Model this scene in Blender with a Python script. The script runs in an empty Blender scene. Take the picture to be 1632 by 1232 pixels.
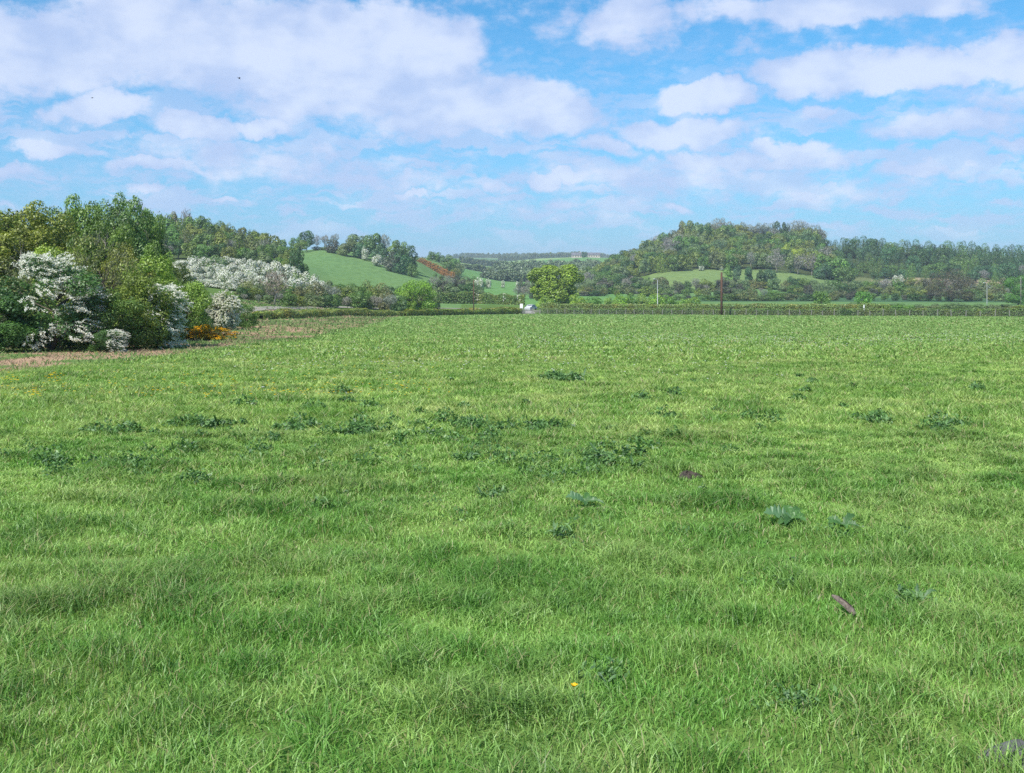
import bpy, math, random
import numpy as np
from mathutils import Vector
S = bpy.context.scene
COL = S.collection
F = 1601.0            # focal length in photo pixels (photo is 1632 wide)
CX, HR = 816.0, 425.0 # principal column, horizon row
EYE = 1.65
# ------------------------------------------------------------------ camera
cd = bpy.data.cameras.new('camera'); cam = bpy.data.objects.new('camera', cd); COL.objects.link(cam)
cd.sensor_width = 36.0; cd.lens = 36.0 * F / 1632.0
cd.shift_y = -191.0 / 1632.0
cd.clip_start = 0.1; cd.clip_end = 60000
cam.location = (0, 0, EYE); cam.rotation_euler = (math.radians(90), 0, 0)
S.camera = cam
# ------------------------------------------------------------------ render / exposure
S.view_settings.view_transform = 'Standard'; S.view_settings.look = 'None'
S.view_settings.exposure = 0.5; S.view_settings.gamma = 1.0
S.cycles.use_denoising = False
S.cycles.max_bounces = 6; S.cycles.diffuse_bounces = 3; S.cycles.transmission_bounces = 4
S.cycles.transparent_max_bounces = 4; S.cycles.volume_bounces = 0
S.cycles.sample_clamp_indirect = 4
# ------------------------------------------------------------------ sun
SUN_EL, SUN_AZ = math.radians(47), math.radians(-146)   # azimuth measured clockwise from +Y
sv = Vector((math.cos(SUN_EL) * math.sin(SUN_AZ), math.cos(SUN_EL) * math.cos(SUN_AZ), math.sin(SUN_EL)))
sl = bpy.data.lights.new('sun', 'SUN'); so = bpy.data.objects.new('sun', sl); COL.objects.link(so)
sl.energy = 4.6; sl.angle = math.radians(0.53); sl.color = (1.0, 0.955, 0.88)
so.rotation_euler = (-sv).to_track_quat('-Z', 'Y').to_euler(); so.location = (0, -20, 60)

# ------------------------------------------------------------------ node helpers
class NT:
    def __init__(s, tree): s.t = tree; tree.nodes.clear()
    def n(s, kind, **kw):
        nd = s.t.nodes.new(kind)
        for k, v in kw.items(): setattr(nd, k, v)
        return nd
    def l(s, a, b): s.t.links.new(a, b)
    def put(s, sock, v):
        if isinstance(v, bpy.types.NodeSocket): s.l(v, sock)
        elif v is not None: sock.default_value = v
    def m(s, op, a, b=None, c=None, clamp=False):
        nd = s.n('ShaderNodeMath', operation=op, use_clamp=clamp)
        for i, v in enumerate((a, b, c)): s.put(nd.inputs[i], v)
        return nd.outputs[0]
    def v(s, op, a, b=None, c=None):
        nd = s.n('ShaderNodeVectorMath', operation=op)
        for i, w in enumerate((a, b, c)):
            if w is not None: s.put(nd.inputs[i], w)
        return nd.outputs['Value'] if op in ('DOT_PRODUCT', 'LENGTH') else nd.outputs[0]
    def noise(s, vec, scale, detail=3, rough=.5, col=False, dist=0):
        nd = s.n('ShaderNodeTexNoise'); s.l(vec, nd.inputs['Vector'])
        nd.inputs['Scale'].default_value = scale; nd.inputs['Detail'].default_value = detail
        nd.inputs['Roughness'].default_value = rough; nd.inputs['Distortion'].default_value = dist
        return nd.outputs['Color' if col else 'Fac']
    def mix(s, f, a, b, blend='MIX'):
        nd = s.n('ShaderNodeMix', data_type='RGBA', blend_type=blend)
        s.put(nd.inputs['Factor'], f)
        for k, v in ((6, a), (7, b)):
            if isinstance(v, tuple) and len(v) == 3: v = v + (1,)
            s.put(nd.inputs[k], v)
        return nd.outputs[2]
    def step(s, x, lo, hi, a=0., b=1.):
        nd = s.n('ShaderNodeMapRange', interpolation_type='SMOOTHSTEP')
        s.put(nd.inputs[0], x)
        for i, v in enumerate((lo, hi, a, b)): s.put(nd.inputs[i + 1], v)
        return nd.outputs[0]

# ------------------------------------------------------------------ world: sky texture with broken cumulus laid over it by direction
W = bpy.data.worlds.new('World'); S.world = W; W.use_nodes = True
w = NT(W.node_tree)
sky = w.n('ShaderNodeTexSky', sky_type='NISHITA', sun_disc=False)
sky.sun_elevation = SUN_EL; sky.sun_rotation = SUN_AZ % (2 * math.pi)
sky.air_density = 1.0; sky.dust_density = 0.6; sky.ozone_density = 1.6; sky.altitude = 50
gen = w.n('ShaderNodeTexCoord').outputs['Generated']
sep = w.n('ShaderNodeSeparateXYZ'); w.l(gen, sep.inputs[0])
az = w.m('ARCTAN2', sep.outputs[0], sep.outputs[1])
el = w.m('ARCSINE', sep.outputs[2])
ae = w.n('ShaderNodeCombineXYZ'); w.l(az, ae.inputs[0]); w.l(el, ae.inputs[1])
ae = ae.outputs[0]
n1 = w.noise(gen, 9.0, 2, .5, col=True); n2 = w.noise(gen, 38.0, 4, .6, col=True)
d1 = w.v('MULTIPLY_ADD', n1, (.085, .05, 0), (-.0425, -.025, 0))
d2 = w.v('MULTIPLY_ADD', n2, (.034, .026, 0), (-.017, -.013, 0))
q = w.v('ADD', w.v('ADD', ae, d1), d2)
BLOBS = [(60,75,250,55,.8),(300,60,190,80,.85),(430,90,190,85,.85),(600,85,165,66,1.0),(610,150,230,50,.75),(860,180,130,48,.85),(740,185,180,42,.65),
 (500,170,150,40,.6),(155,172,74,27,.95),(58,234,42,14,.75),(18,268,34,10,.6),(300,210,70,20,.8),(232,275,76,13,.8),(412,205,50,14,.75),
 (430,258,220,32,.42),(600,285,110,16,.45),(640,305,30,6,.6),(345,318,30,5,.5),(240,311,32,7,.5),(500,322,80,6,.3),
 (1010,30,70,50,.55),(900,25,60,26,.22),(1360,8,170,28,.75),(1150,14,90,18,.4),(1330,112,125,37,1),(1450,112,100,32,1.05),(1600,88,80,38,.85),(1570,160,90,30,.25),
 (1190,72,30,15,.35),(1125,150,66,24,1.0),(1290,180,44,12,.55),(1090,208,95,24,.85),(975,236,50,12,.6),(1190,254,170,18,.55),(1250,236,60,13,.65),
 (1530,200,120,22,.6),(1470,270,110,13,.45),(885,287,62,11,.75),(1060,280,240,28,.4),(770,297,60,11,.4),(1320,352,50,8,.4),
 (1085,332,30,9,.45),(1515,362,20,5,.55),(900,330,270,16,.25),(1250,300,260,22,.3),(930,352,100,8,.3),(1620,232,40,12,.45)]
D = None; T = None
for (px, row, rx, ry, wt) in BLOBS:
    a = math.atan((px - CX) / F); e = math.atan((HR - row) / F * math.cos(a))
    ia, ie = F / rx * .92, F / ry * .92
    t = w.v('MULTIPLY_ADD', q, (ia, ie, 0), (-a * ia, -e * ie, 0))
    val = w.m('MULTIPLY_ADD', w.v('DOT_PRODUCT', t, t), -wt * .85, wt)
    D = val if D is None else w.m('MAXIMUM', D, val)
# other clouds all round the sky, in the plane of the cloud base
zc = w.m('MAXIMUM', sep.outputs[2], .02)
pl = w.n('ShaderNodeCombineXYZ'); w.l(w.m('DIVIDE', sep.outputs[0], zc), pl.inputs[0]); w.l(w.m('DIVIDE', sep.outputs[1], zc), pl.inputs[1])
pl = pl.outputs[0]
np_ = w.noise(pl, .9, 5, .55)
aw = w.step(w.m('ABSOLUTE', az), .50, .75)
D = w.m('MAXIMUM', D, w.m('MULTIPLY', aw, w.m('MULTIPLY_ADD', np_, 5.0, -2.6)))
det = w.noise(w.v('MULTIPLY', ae, (1, 1.7, 1)), 30.0, 6, .62)
fine = w.m('MULTIPLY_ADD', det, 1.15, -.575)
dens = w.m('ADD', D, fine)
mask = w.step(dens, -.10, .46)
rows_ = w.noise(w.v('MULTIPLY', w.v('ADD', ae, d2), (1, 4.2, 1)), 13.0, 4, .55)
veil = w.m('MULTIPLY', w.step(rows_, .44, .58), w.step(el, .25, .10, 0, .82))
veil = w.m('MAXIMUM', veil, w.m('MULTIPLY', w.step(w.noise(pl, 1.5, 5, .6), .42, .75), w.step(el, .22, .03, 0, .35)))
mask = w.m('MAXIMUM', mask, veil)
mask = w.m('MULTIPLY', mask, w.step(el, .0, .06, .2, .85))
# the cloud's own relief: bright crests, lavender-grey bases
rel = w.step(w.m('ADD', w.noise(w.v('MULTIPLY', w.v('ADD', ae, (0, -.012, 0)), (1, 1.5, 1)), 15.0, 3, .5), w.m('MULTIPLY', dens, -.22)), .20, .56)
ccol = w.mix(rel, (5.6, 6.1, 7.5), (3.8, 4.6, 6.7))
skyc = w.mix(1.0, sky.outputs[0], (.31, .86, 1.13), 'MULTIPLY')
low = w.step(el, .30, .0)
skyc = w.mix(w.m('MULTIPLY', low, .55), skyc, (2.2, 3.6, 6.3))
fin = w.mix(mask, skyc, ccol)
bg = w.n('ShaderNodeBackground'); w.l(fin, bg.inputs[0]); bg.inputs[1].default_value = .10
wo = w.n('ShaderNodeOutputWorld'); w.l(bg.outputs[0], wo.inputs[0])
W.cycles.sampling_method = 'MANUAL'; W.cycles.sample_map_resolution = 512

# ------------------------------------------------------------------ terrain height from profiles (photo column -> distance, row of bare ground)
PL = lambda y: -.0405 * y
zr = lambda row, y: EYE - (row - HR) * y / F
PROF = {
 -250: [(60,538,),(120,470),(200,410),(300,370),(420,345),(700,370),(1200,400)],
 0:    [(60,None),(110,485),(200,432),(300,395),(420,372),(700,390),(1200,402)],
 150:  [(90,None),(160,470),(230,438),(300,415),(420,388),(700,392),(1200,403)],
 290:  [(100,None),(150,478),(200,456),(260,434),(310,412),(360,392),(450,382),(700,395),(1200,405)],
 400:  [(120,None),(150,489),(200,468),(240,448),(280,428),(320,416),(365,408),(450,396),(600,396),(800,404),(1200,408)],
 470:  [(130,None),(180,489),(230,474),(280,458),(320,443),(370,432),(450,420),(520,401),(600,399),(800,408),(1300,410)],
 520:  [(140,None),(200,488),(280,468),(330,460),(400,444),(460,425),(530,396),(600,395),(800,408),(1300,410)],
 600:  [(190,None),(260,486),(320,475),(400,458),(460,437),(540,408),(600,404),(800,409),(1300,410)],
 660:  [(220,None),(300,482),(400,463),(470,446),(540,424),(600,415),(700,412),(900,414),(1300,410)],
 700:  [(230,None),(320,480),(420,463),(500,449),(600,438),(660,424),(720,412),(900,418),(1300,412)],
 740:  [(240,None),(340,478),(450,466),(560,454),(700,440),(800,430),(1000,428),(1500,418),(2600,411),(3600,409)],
 800:  [(240,None),(340,480),(450,468),(600,457),(800,447),(1000,440),(1300,430),(1800,421),(2600,411),(3600,408)],
 860:  [(240,None),(340,481),(450,469),(600,458),(800,448),(1000,436),(1300,420),(1600,413),(2600,411),(3600,408)],
 930:  [(240,None),(340,482),(450,470),(540,462),(650,448),(800,438),(1000,430),(1300,415),(1500,409),(1900,410),(3600,409)],
 1000: [(240,None),(340,483),(450,470),(520,455),(580,440),(640,425),(700,418),(900,420),(1500,412)],
 1060: [(235,None),(340,484),(440,472),(500,452),(545,433),(600,420),(690,404),(900,410)],
 1150: [(225,None),(340,484),(420,477),(480,455),(520,440),(555,427),(620,408),(690,383),(800,388),(1200,400)],
 1250: [(215,None),(340,484),(420,477),(480,457),(520,443),(560,428),(620,410),(690,385),(800,390),(1200,402)],
 1320: [(210,None),(340,484),(420,477),(480,460),(530,448),(570,438),(620,420),(690,398),(800,398),(1200,404)],
 1400: [(200,None),(340,484),(420,478),(480,464),(540,452),(600,438),(700,404),(850,402),(1200,408)],
 1500: [(190,None),(340,485),(420,478),(480,466),(540,455),(600,444),(700,412),(850,406),(1200,408)],
 1632: [(185,None),(340,485),(420,478),(480,468),(540,458),(600,448),(700,420),(850,412),(1200,410)],
 1900: [(180,None),(340,485),(420,478),(480,470),(540,460),(600,450),(700,425),(850,415),(1200,410)]}
LY = np.log(np.geomspace(20, 7000, 500)); YY = np.exp(LY)
CPX = np.linspace(-250, 1900, 216)
tab = []
for c in sorted(PROF):
    ys, zs = [10, 25], [PL(10), PL(25)]
    for t in PROF[c]:
        y0, r0 = t[0], t[1]
        if r0 is None:
            for f in (.4, .6, .8, 1.0): ys.append(y0 * f + 1e-3 + (26 if y0 * f < 26 else 0)); zs.append(PL(ys[-1]))
        else: ys.append(y0); zs.append(zr(r0, y0))
    o = np.argsort(ys); ys = np.array(ys)[o]; zs = np.array(zs)[o]
    ys = np.append(ys, [5000, 7000]); zs = np.append(zs, [30, 20])
    z = np.interp(YY, ys, zs)
    k = np.exp(-np.linspace(-2.2, 2.2, 11) ** 2); k /= k.sum()
    z = np.convolve(np.pad(z, 5, 'edge'), k, 'valid'); tab.append(z)
tab = np.array(tab); cs = np.array(sorted(PROF), float)
TAB = np.array([np.interp(CPX, cs, tab[:, j]) for j in range(len(YY))]).T
k = np.exp(-np.linspace(-2, 2, 7) ** 2); k /= k.sum()
TAB = np.apply_along_axis(lambda v: np.convolve(np.pad(v, 3, 'edge'), k, 'valid'), 0, TAB)

def hsh(i, j, s):
    a = np.sin(i * 127.1 + j * 311.7 + s * 74.7) * 43758.5453
    return a - np.floor(a)
def vn(x, y, sc, s=0):
    x = np.asarray(x, float) / sc; y = np.asarray(y, float) / sc
    i = np.floor(x); j = np.floor(y); u = x - i; v = y - j
    u = u * u * (3 - 2 * u); v = v * v * (3 - 2 * v)
    return (hsh(i, j, s) * (1 - u) + hsh(i + 1, j, s) * u) * (1 - v) + (hsh(i, j + 1, s) * (1 - u) + hsh(i + 1, j + 1, s) * u) * v
def gz(x, y):
    """height of the ground at x, y (arrays or numbers)"""
    x = np.asarray(x, float); y = np.asarray(y, float)
    yc = np.clip(y, 20.5, 6900)
    px = np.clip(CX + F * x / np.maximum(y, 8), -249, 1899)
    ci = (px + 250) / 2150 * 215; i = np.clip(ci.astype(int), 0, 214); a = ci - i
    rj = (np.log(yc) - LY[0]) / (LY[-1] - LY[0]) * 499; j = np.clip(rj.astype(int), 0, 498); b = rj - j
    z = (TAB[i, j] * (1 - b) + TAB[i, j + 1] * b) * (1 - a) + (TAB[i + 1, j] * (1 - b) + TAB[i + 1, j + 1] * b) * a
    z = np.where(y < 22, PL(np.maximum(y, -10)), z)
    amp = np.clip(1 - (y - 150) / 150, .0, 1)
    z = z + amp * (.10 * (vn(x, y, 5, 1) - .5) + .03 * (vn(x, y, 1.7, 2) - .5)) * np.clip(y / 12, .25, 1)
    far = np.clip((y - 250) / 300, 0, 1)
    return z + far * 1.0 * (vn(x, y, 45, 3) - .5)
def X(px, y): return (px - CX) / F * y
def zf(x, y): return float(gz(x, y))
def hit(px, row):
    """ground distance on the near field under photo pixel"""
    y = 2641.0 / (row - 490.0)
    for _ in range(6):
        x = X(px, y); y = (EYE - zf(x, y)) * F / (row - HR) * .5 + y * .5
    return X(px, y), y

# ------------------------------------------------------------------ mesh helpers
def mesh_np(name, V, Fc, mat, attr=None, k=4, attr2=None):
    """V (n,3), Fc (m,k) index array, attr = per-face float 'v'"""
    me = bpy.data.meshes.new(name); V = np.ascontiguousarray(V, np.float32); Fc = np.ascontiguousarray(Fc, np.int32)
    m = len(Fc)
    me.vertices.add(len(V)); me.vertices.foreach_set('co', V.ravel())
    me.loops.add(m * k); me.loops.foreach_set('vertex_index', Fc.ravel())
    me.polygons.add(m); me.polygons.foreach_set('loop_start', np.arange(m, dtype=np.int32) * k)
    me.update(calc_edges=True)
    for nm, at in (('v', attr), ('g', attr2)):
        if at is not None:
            a = me.attributes.new(nm, 'FLOAT', 'FACE'); a.data.foreach_set('value', np.ascontiguousarray(at, np.float32))
    if mat: me.materials.append(mat)
    return me
class MB:
    def __init__(s): s.v = []; s.f = []
    def box(s, x0, x1, y0, y1, z0, z1):
        b = len(s.v); s.v += [(x, y, z) for z in (z0, z1) for y in (y0, y1) for x in (x0, x1)]
        s.f += [tuple(b + i for i in q) for q in ((0, 2, 3, 1), (4, 5, 7, 6), (0, 1, 5, 4), (2, 6, 7, 3), (0, 4, 6, 2), (1, 3, 7, 5))]
    def tube(s, P, R, n=7, cap=True):
        P = [Vector(p) for p in P]; b = len(s.v)
        for i, p in enumerate(P):
            d = (P[min(i + 1, len(P) - 1)] - P[max(i - 1, 0)]).normalized()
            a = d.cross(Vector((.31, .95, .1))).normalized(); c = d.cross(a)
            for j in range(n):
                t = 2 * math.pi * j / n; s.v.append(tuple(p + (a * math.cos(t) + c * math.sin(t)) * R[i]))
        for i in range(len(P) - 1):
            for j in range(n):
                s.f.append((b + i * n + j, b + i * n + (j + 1) % n, b + (i + 1) * n + (j + 1) % n, b + (i + 1) * n + j))
        if cap: s.f.append(tuple(b + j for j in range(n))[::-1]); s.f.append(tuple(b + (len(P) - 1) * n + j for j in range(n)))
    def poly(s, pts): b = len(s.v); s.v += [tuple(p) for p in pts]; s.f.append(tuple(range(b, b + len(pts))))
    def mesh(s, name, mat, smooth=False):
        me = bpy.data.meshes.new(name); me.from_pydata(s.v, [], s.f); me.update()
        me.materials.append(mat)
        if smooth: me.polygons.foreach_set('use_smooth', [True] * len(me.polygons))
        return me
def obj(name, me, parent=None, color=None, **tags):
    o = bpy.data.objects.new(name, me); COL.objects.link(o)
    if parent: o.parent = parent
    if color is not None: o.color = tuple(color) + (1,)
    for k_, v_ in tags.items(): o[k_] = v_
    return o
def thing(name, label, cat, loc, rz=0, sc=(1, 1, 1), group=None):
    o = obj(name, None, label=label, category=cat); o.location = loc; o.rotation_euler = (0, 0, rz); o.scale = sc
    o.empty_display_size = .3
    if group: o['group'] = group
    return o

# ------------------------------------------------------------------ materials
def newmat(name):
    m = bpy.data.materials.new(name); m.use_nodes = True; return m, NT(m.node_tree)
def leafmat(name, col=None, transl=.28, gloss=.04, var=.9, hue=(1.12, 1.10, .75), rough=.5, pos_scale=None):
    """leaves: colour of the object (or col) varied leaf by leaf through the face value v"""
    m, t = newmat(name)
    if col is None:
        c = t.n('ShaderNodeObjectInfo').outputs['Color']
    else:
        r = t.n('ShaderNodeRGB'); r.outputs[0].default_value = tuple(col) + (1,); c = r.outputs[0]
    v = t.n('ShaderNodeAttribute', attribute_name='v').outputs['Fac']
    dark = t.mix(1.0, c, (1 - .55 * var, 1 - .5 * var, 1 - .4 * var), 'MULTIPLY')
    lite = t.mix(1.0, c, tuple(1 + (h_ - 1 + .42) * var for h_ in hue), 'MULTIPLY')
    cc = t.mix(v, dark, lite)
    if pos_scale:
        n = t.noise(t.n('ShaderNodeNewGeometry').outputs['Position'], pos_scale, 2, .5)
        cc = t.mix(t.step(n, .45, .65), cc, t.mix(1.0, cc, (1.2, .92, .75), 'MULTIPLY'))
    d = t.n('ShaderNodeBsdfDiffuse'); t.l(cc, d.inputs[0])
    tr = t.n('ShaderNodeBsdfTranslucent'); t.l(t.mix(1.0, cc, (1.15, 1.25, .7), 'MULTIPLY'), tr.inputs[0])
    g = t.n('ShaderNodeBsdfGlossy'); g.inputs['Roughness'].default_value = rough
    m1 = t.n('ShaderNodeMixShader'); m1.inputs[0].default_value = transl; t.l(d.outputs[0], m1.inputs[1]); t.l(tr.outputs[0], m1.inputs[2])
    m2 = t.n('ShaderNodeMixShader'); m2.inputs[0].default_value = gloss; t.l(m1.outputs[0], m2.inputs[1]); t.l(g.outputs[0], m2.inputs[2])
    o = t.n('ShaderNodeOutputMaterial'); t.l(m2.outputs[0], o.inputs[0]); return m
def plain(name, col, rough=.8, nscale=3., namp=.35, col2=None, metal=0., spec=.3, bump=0):
    m, t = newmat(name); p = t.n('ShaderNodeTexCoord').outputs['Object']
    n = t.noise(p, nscale, 5, .6)
    c2 = col2 or tuple(x * (1 - namp) for x in col)
    c = t.mix(t.step(n, .35, .65), tuple(c2), tuple(col))
    b = t.n('ShaderNodeBsdfPrincipled'); t.l(c, b.inputs['Base Color']); b.inputs['Roughness'].default_value = rough
    b.inputs['Metallic'].default_value = metal; b.inputs['Specular IOR Level'].default_value = spec
    if bump:
        bm = t.n('ShaderNodeBump'); bm.inputs['Strength'].default_value = bump; bm.inputs['Distance'].default_value = .02
        t.l(n, bm.inputs['Height']); t.l(bm.outputs[0], b.inputs['Normal'])
    o = t.n('ShaderNodeOutputMaterial'); t.l(b.outputs[0], o.inputs[0]); return m
M_LEAF = leafmat('leaf')
M_TWIG = leafmat('twig', transl=.05, gloss=.02, var=.6, hue=(1, 1, 1))
M_BLOS = leafmat('blossom', (.77, .755, .69), transl=.25, gloss=.0, var=.22, hue=(.75, .72, .72))
M_GORSE = leafmat('gorse_flower', (.74, .35, .015), transl=.2, gloss=.0, var=.75, hue=(1.0, 1.05, .6))
M_BARK = plain('bark', (.16, .13, .10), .9, 8, .5, bump=.5)
M_PALEBARK = plain('pale_bark', (.30, .28, .24), .9, 8, .5, bump=.5)
M_HEDGE = leafmat('hedge_leaf', pos_scale=.35)
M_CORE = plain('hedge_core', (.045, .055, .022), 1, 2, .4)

# grass colour shared by the ground sheet and the blades standing on it
def grass_colour(t, v=None):
    p = t.n('ShaderNodeNewGeometry').outputs['Position']
    pv = t.v('MULTIPLY', p, (1, 1, 0))
    a = t.noise(pv, .9, 4, .55); b = t.noise(pv, .16, 3, .55); c_ = t.noise(pv, 3.2, 3, .6)
    sx = t.n('ShaderNodeSeparateXYZ'); t.l(p, sx.inputs[0])
    c = t.mix(t.step(t.m('ADD', a, t.m('MULTIPLY_ADD', c_, .7, -.35)), .34, .66), GA, GB)
    c = t.mix(t.step(t.noise(pv, .42, 3, .55), .50, .70, 0, .55), c, GC)
    c = t.mix(t.step(b, .45, .65, 0, .35), c, GA)
    dist = t.step(sx.outputs[1], 5, 18, 1, 0)
    c = t.mix(t.m('MULTIPLY', dist, .45), c, GD)                    # lusher blue-green sward close by
    farm = t.step(sx.outputs[1], 28, 70)
    c = t.mix(t.m('MULTIPLY', farm, .5), c, GE)
    return c
GA, GB, GC, GD, GE = (.165, .32, .055), (.37, .50, .135), (.50, .54, .20), (.135, .335, .06), (.24, .39, .125)
def grassmat():
    m, t = newmat('grass_blade')
    c = grass_colour(t)
    v = t.n('ShaderNodeAttribute', attribute_name='v').outputs['Fac']
    gg = t.n('ShaderNodeAttribute', attribute_name='g').outputs['Fac']
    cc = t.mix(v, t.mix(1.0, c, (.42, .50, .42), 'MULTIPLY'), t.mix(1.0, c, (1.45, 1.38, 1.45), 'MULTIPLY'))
    cc = t.mix(gg, cc, (.36, .31, .16))                            # dry straw blades
    d = t.n('ShaderNodeBsdfDiffuse'); t.l(cc, d.inputs[0])
    tr = t.n('ShaderNodeBsdfTranslucent'); t.l(t.mix(1.0, cc, (1.1, 1.25, .55), 'MULTIPLY'), tr.inputs[0])
    g = t.n('ShaderNodeBsdfGlossy'); g.inputs['Roughness'].default_value = .5
    m1 = t.n('ShaderNodeMixShader'); m1.inputs[0].default_value = .34; t.l(d.outputs[0], m1.inputs[1]); t.l(tr.outputs[0], m1.inputs[2])
    m2 = t.n('ShaderNodeMixShader'); m2.inputs[0].default_value = .035; t.l(m1.outputs[0], m2.inputs[1]); t.l(g.outputs[0], m2.inputs[2])
    o = t.n('ShaderNodeOutputMaterial'); t.l(m2.outputs[0], o.inputs[0]); return m
M_GRASS = grassmat()

# ------------------------------------------------------------------ ground sheet
def edge_x(y):   # where the mown sward ends at the left
    return np.interp(y, [0, 25, 40, 53, 80, 105, 150, 200], [-12.8, -12.8, -12.0, -10.6, -12.6, -14.6, -19, -22])
uc = np.concatenate([np.linspace(-1.8, -.6, 60)[:-1], np.linspace(-.6, .6, 860), np.linspace(.6, 1.8, 60)[1:]])
yl = np.concatenate([np.linspace(-40, 2, 30)[:-1], np.geomspace(2, 7000, 700)])
UU, YG = np.meshgrid(uc, yl)
XG = UU * (np.maximum(YG, 0) + 60); ZG = gz(XG, YG)
nx, ny = len(uc), len(yl)
idx = np.arange(nx * ny).reshape(ny, nx)
quad = np.stack([idx[:-1, :-1], idx[:-1, 1:], idx[1:, 1:], idx[1:, :-1]], -1).reshape(-1, 4)
gm, t = newmat('ground_cover')
za = t.n('ShaderNodeAttribute', attribute_name='zone'); zc_ = za.outputs['Color']; zal = za.outputs['Alpha']
pos = t.n('ShaderNodeNewGeometry').outputs['Position']
fieldc = t.mix(.6, grass_colour(t), (.06, .065, .025))
fn = t.noise(pos, .35, 5, .6); fb = t.noise(pos, .03, 4, .6)
oc = t.mix(t.step(fn, .3, .7), t.mix(1.0, zc_, (.8, .82, .8), 'MULTIPLY'), t.mix(1.0, zc_, (1.15, 1.12, 1.1), 'MULTIPLY'))
oc = t.mix(t.step(fb, .3, .7, 0, .35), oc, t.mix(1.0, oc, (1.35, 1.12, .95), 'MULTIPLY'))
gc = t.mix(zal, oc, fieldc)
bs = t.n('ShaderNodeBsdfDiffuse'); t.l(gc, bs.inputs[0])
bm = t.n('ShaderNodeBump'); bm.inputs['Strength'].default_value = .7; bm.inputs['Distance'].default_value = .12
t.l(t.noise(pos, 2.2, 5, .65), bm.inputs['Height']); t.l(bm.outputs[0], bs.inputs['Normal'])
o_ = t.n('ShaderNodeOutputMaterial'); t.l(bs.outputs[0], o_.inputs[0])
gme = mesh_np('ground', np.stack([XG, YG, ZG], -1).reshape(-1, 3), quad, gm)
# what grows where, by place on the land
xg, yg = XG.ravel(), YG.ravel(); pxg = CX + F * xg / np.maximum(yg, 8)
zone = np.zeros((nx * ny, 4), np.float32); zone[:] = (.10, .17, .045, 0)
def setz(mask, c, a=0.): zone[mask] = tuple(c) + (a,)
limit = np.interp(pxg, [-400, 0, 300, 410, 520, 640, 840, 860, 1632, 2000], [36, 36, 75, 118, 150, 186, 244, 240, 176, 168])
field = (yg < limit) & (xg > edge_x(yg)) & (yg < 260)
setz(field, (.1, .2, .05), 1.)
rough = (yg < limit + 30) & (xg <= edge_x(yg) + 1.2 * (vn(xg, yg, 3, 9) - .5)) & (yg < 200)
rn = vn(xg, yg, 2.6, 5) * .6 + vn(xg, yg, .9, 6) * .4
setz(rough, (.13, .20, .065)); setz(rough & (rn > .5), (.36, .25, .17))
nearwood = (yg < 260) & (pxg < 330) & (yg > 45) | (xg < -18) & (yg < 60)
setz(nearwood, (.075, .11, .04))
lh = (yg > 270) & (yg < 900) & (pxg > 455) & (pxg < 735); setz(lh, (.125, .225, .080))
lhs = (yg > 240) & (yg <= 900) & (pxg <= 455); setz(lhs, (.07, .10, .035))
vf = (pxg > 735) & (pxg < 1010) & (yg > 300); setz(vf, (.12, .25, .08))
setz(vf & (yg > 1000) & (yg < 1400) & (pxg < 800), (.19, .29, .11)); setz(vf & (yg >= 1500) & (yg < 2000), (.22, .33, .12))
setz(vf & (yg >= 2000) & (yg < 2500), (.10, .19, .07)); setz(vf & (yg >= 2500), (.20, .27, .11))
rr = (pxg > 1010) & (yg > 300) & (yg < 470); setz(rr, (.12, .22, .08))
setz((pxg > 1090) & (yg > 370) & (yg < 425), (.06, .125, .06))
md = (pxg > 1035) & (pxg < 1315) & (yg >= 470) & (yg < 552); setz(md, (.15, .225, .08))
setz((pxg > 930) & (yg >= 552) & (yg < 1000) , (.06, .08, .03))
setz((pxg >= 1330) & (yg >= 470) & (yg < 575), (.13, .16, .07))
setz((pxg >= 1330) & (yg >= 545) & (yg < 590) & (vn(xg, yg, 30, 8) > .6), (.30, .25, .17))
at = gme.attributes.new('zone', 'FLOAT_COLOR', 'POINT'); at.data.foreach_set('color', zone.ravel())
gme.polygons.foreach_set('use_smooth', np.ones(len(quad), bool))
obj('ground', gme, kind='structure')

# ------------------------------------------------------------------ lane (a real sheet laid on the land)
M_LANE = plain('lane_surface', (.34, .31, .25), .95, .8, .25, bump=.2)
lane_pts = [(330, 118), (410, 148), (520, 198), (620, 240), (690, 264), (760, 274), (815, 268), (850, 258), (900, 254), (1000, 245), (1200, 226), (1400, 206), (1700, 184)]
LP = [(X(p, y), y) for p, y in lane_pts]
def resample(P, step):
    P = np.array(P, float); d = np.r_[0, np.cumsum(np.hypot(*np.diff(P, axis=0).T))]
    s = np.arange(0, d[-1], step); return np.stack([np.interp(s, d, P[:, 0]), np.interp(s, d, P[:, 1])], -1)
def ribbon(P, wdt, lift, mat, name, step=2.):
    Q = resample(P, step); T_ = np.gradient(Q, axis=0); T_ /= np.linalg.norm(T_, axis=1)[:, None]; N_ = np.stack([-T_[:, 1], T_[:, 0]], -1)
    cols = []
    for k_ in np.linspace(-.5, .5, 6):
        A = Q + N_ * k_ * wdt; cols.append(np.stack([A[:, 0], A[:, 1], gz(A[:, 0], A[:, 1]) + lift], -1))
    V = np.stack(cols, 1); n = len(Q); i_ = np.arange(n * 6).reshape(n, 6)
    return mesh_np(name, V.reshape(-1, 3), np.stack([i_[:-1, :-1], i_[:-1, 1:], i_[1:, 1:], i_[1:, :-1]], -1).reshape(-1, 4), mat)
obj('lane', ribbon(LP, 2.6, .06, M_LANE, 'lane'), kind='structure')
obj('field_track', ribbon([(X(840, 262), 262), (X(841, 250), 250), (X(842, 240), 240)], 3.4, .09, M_LANE, 'field_track', 1.), kind='structure')

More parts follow.
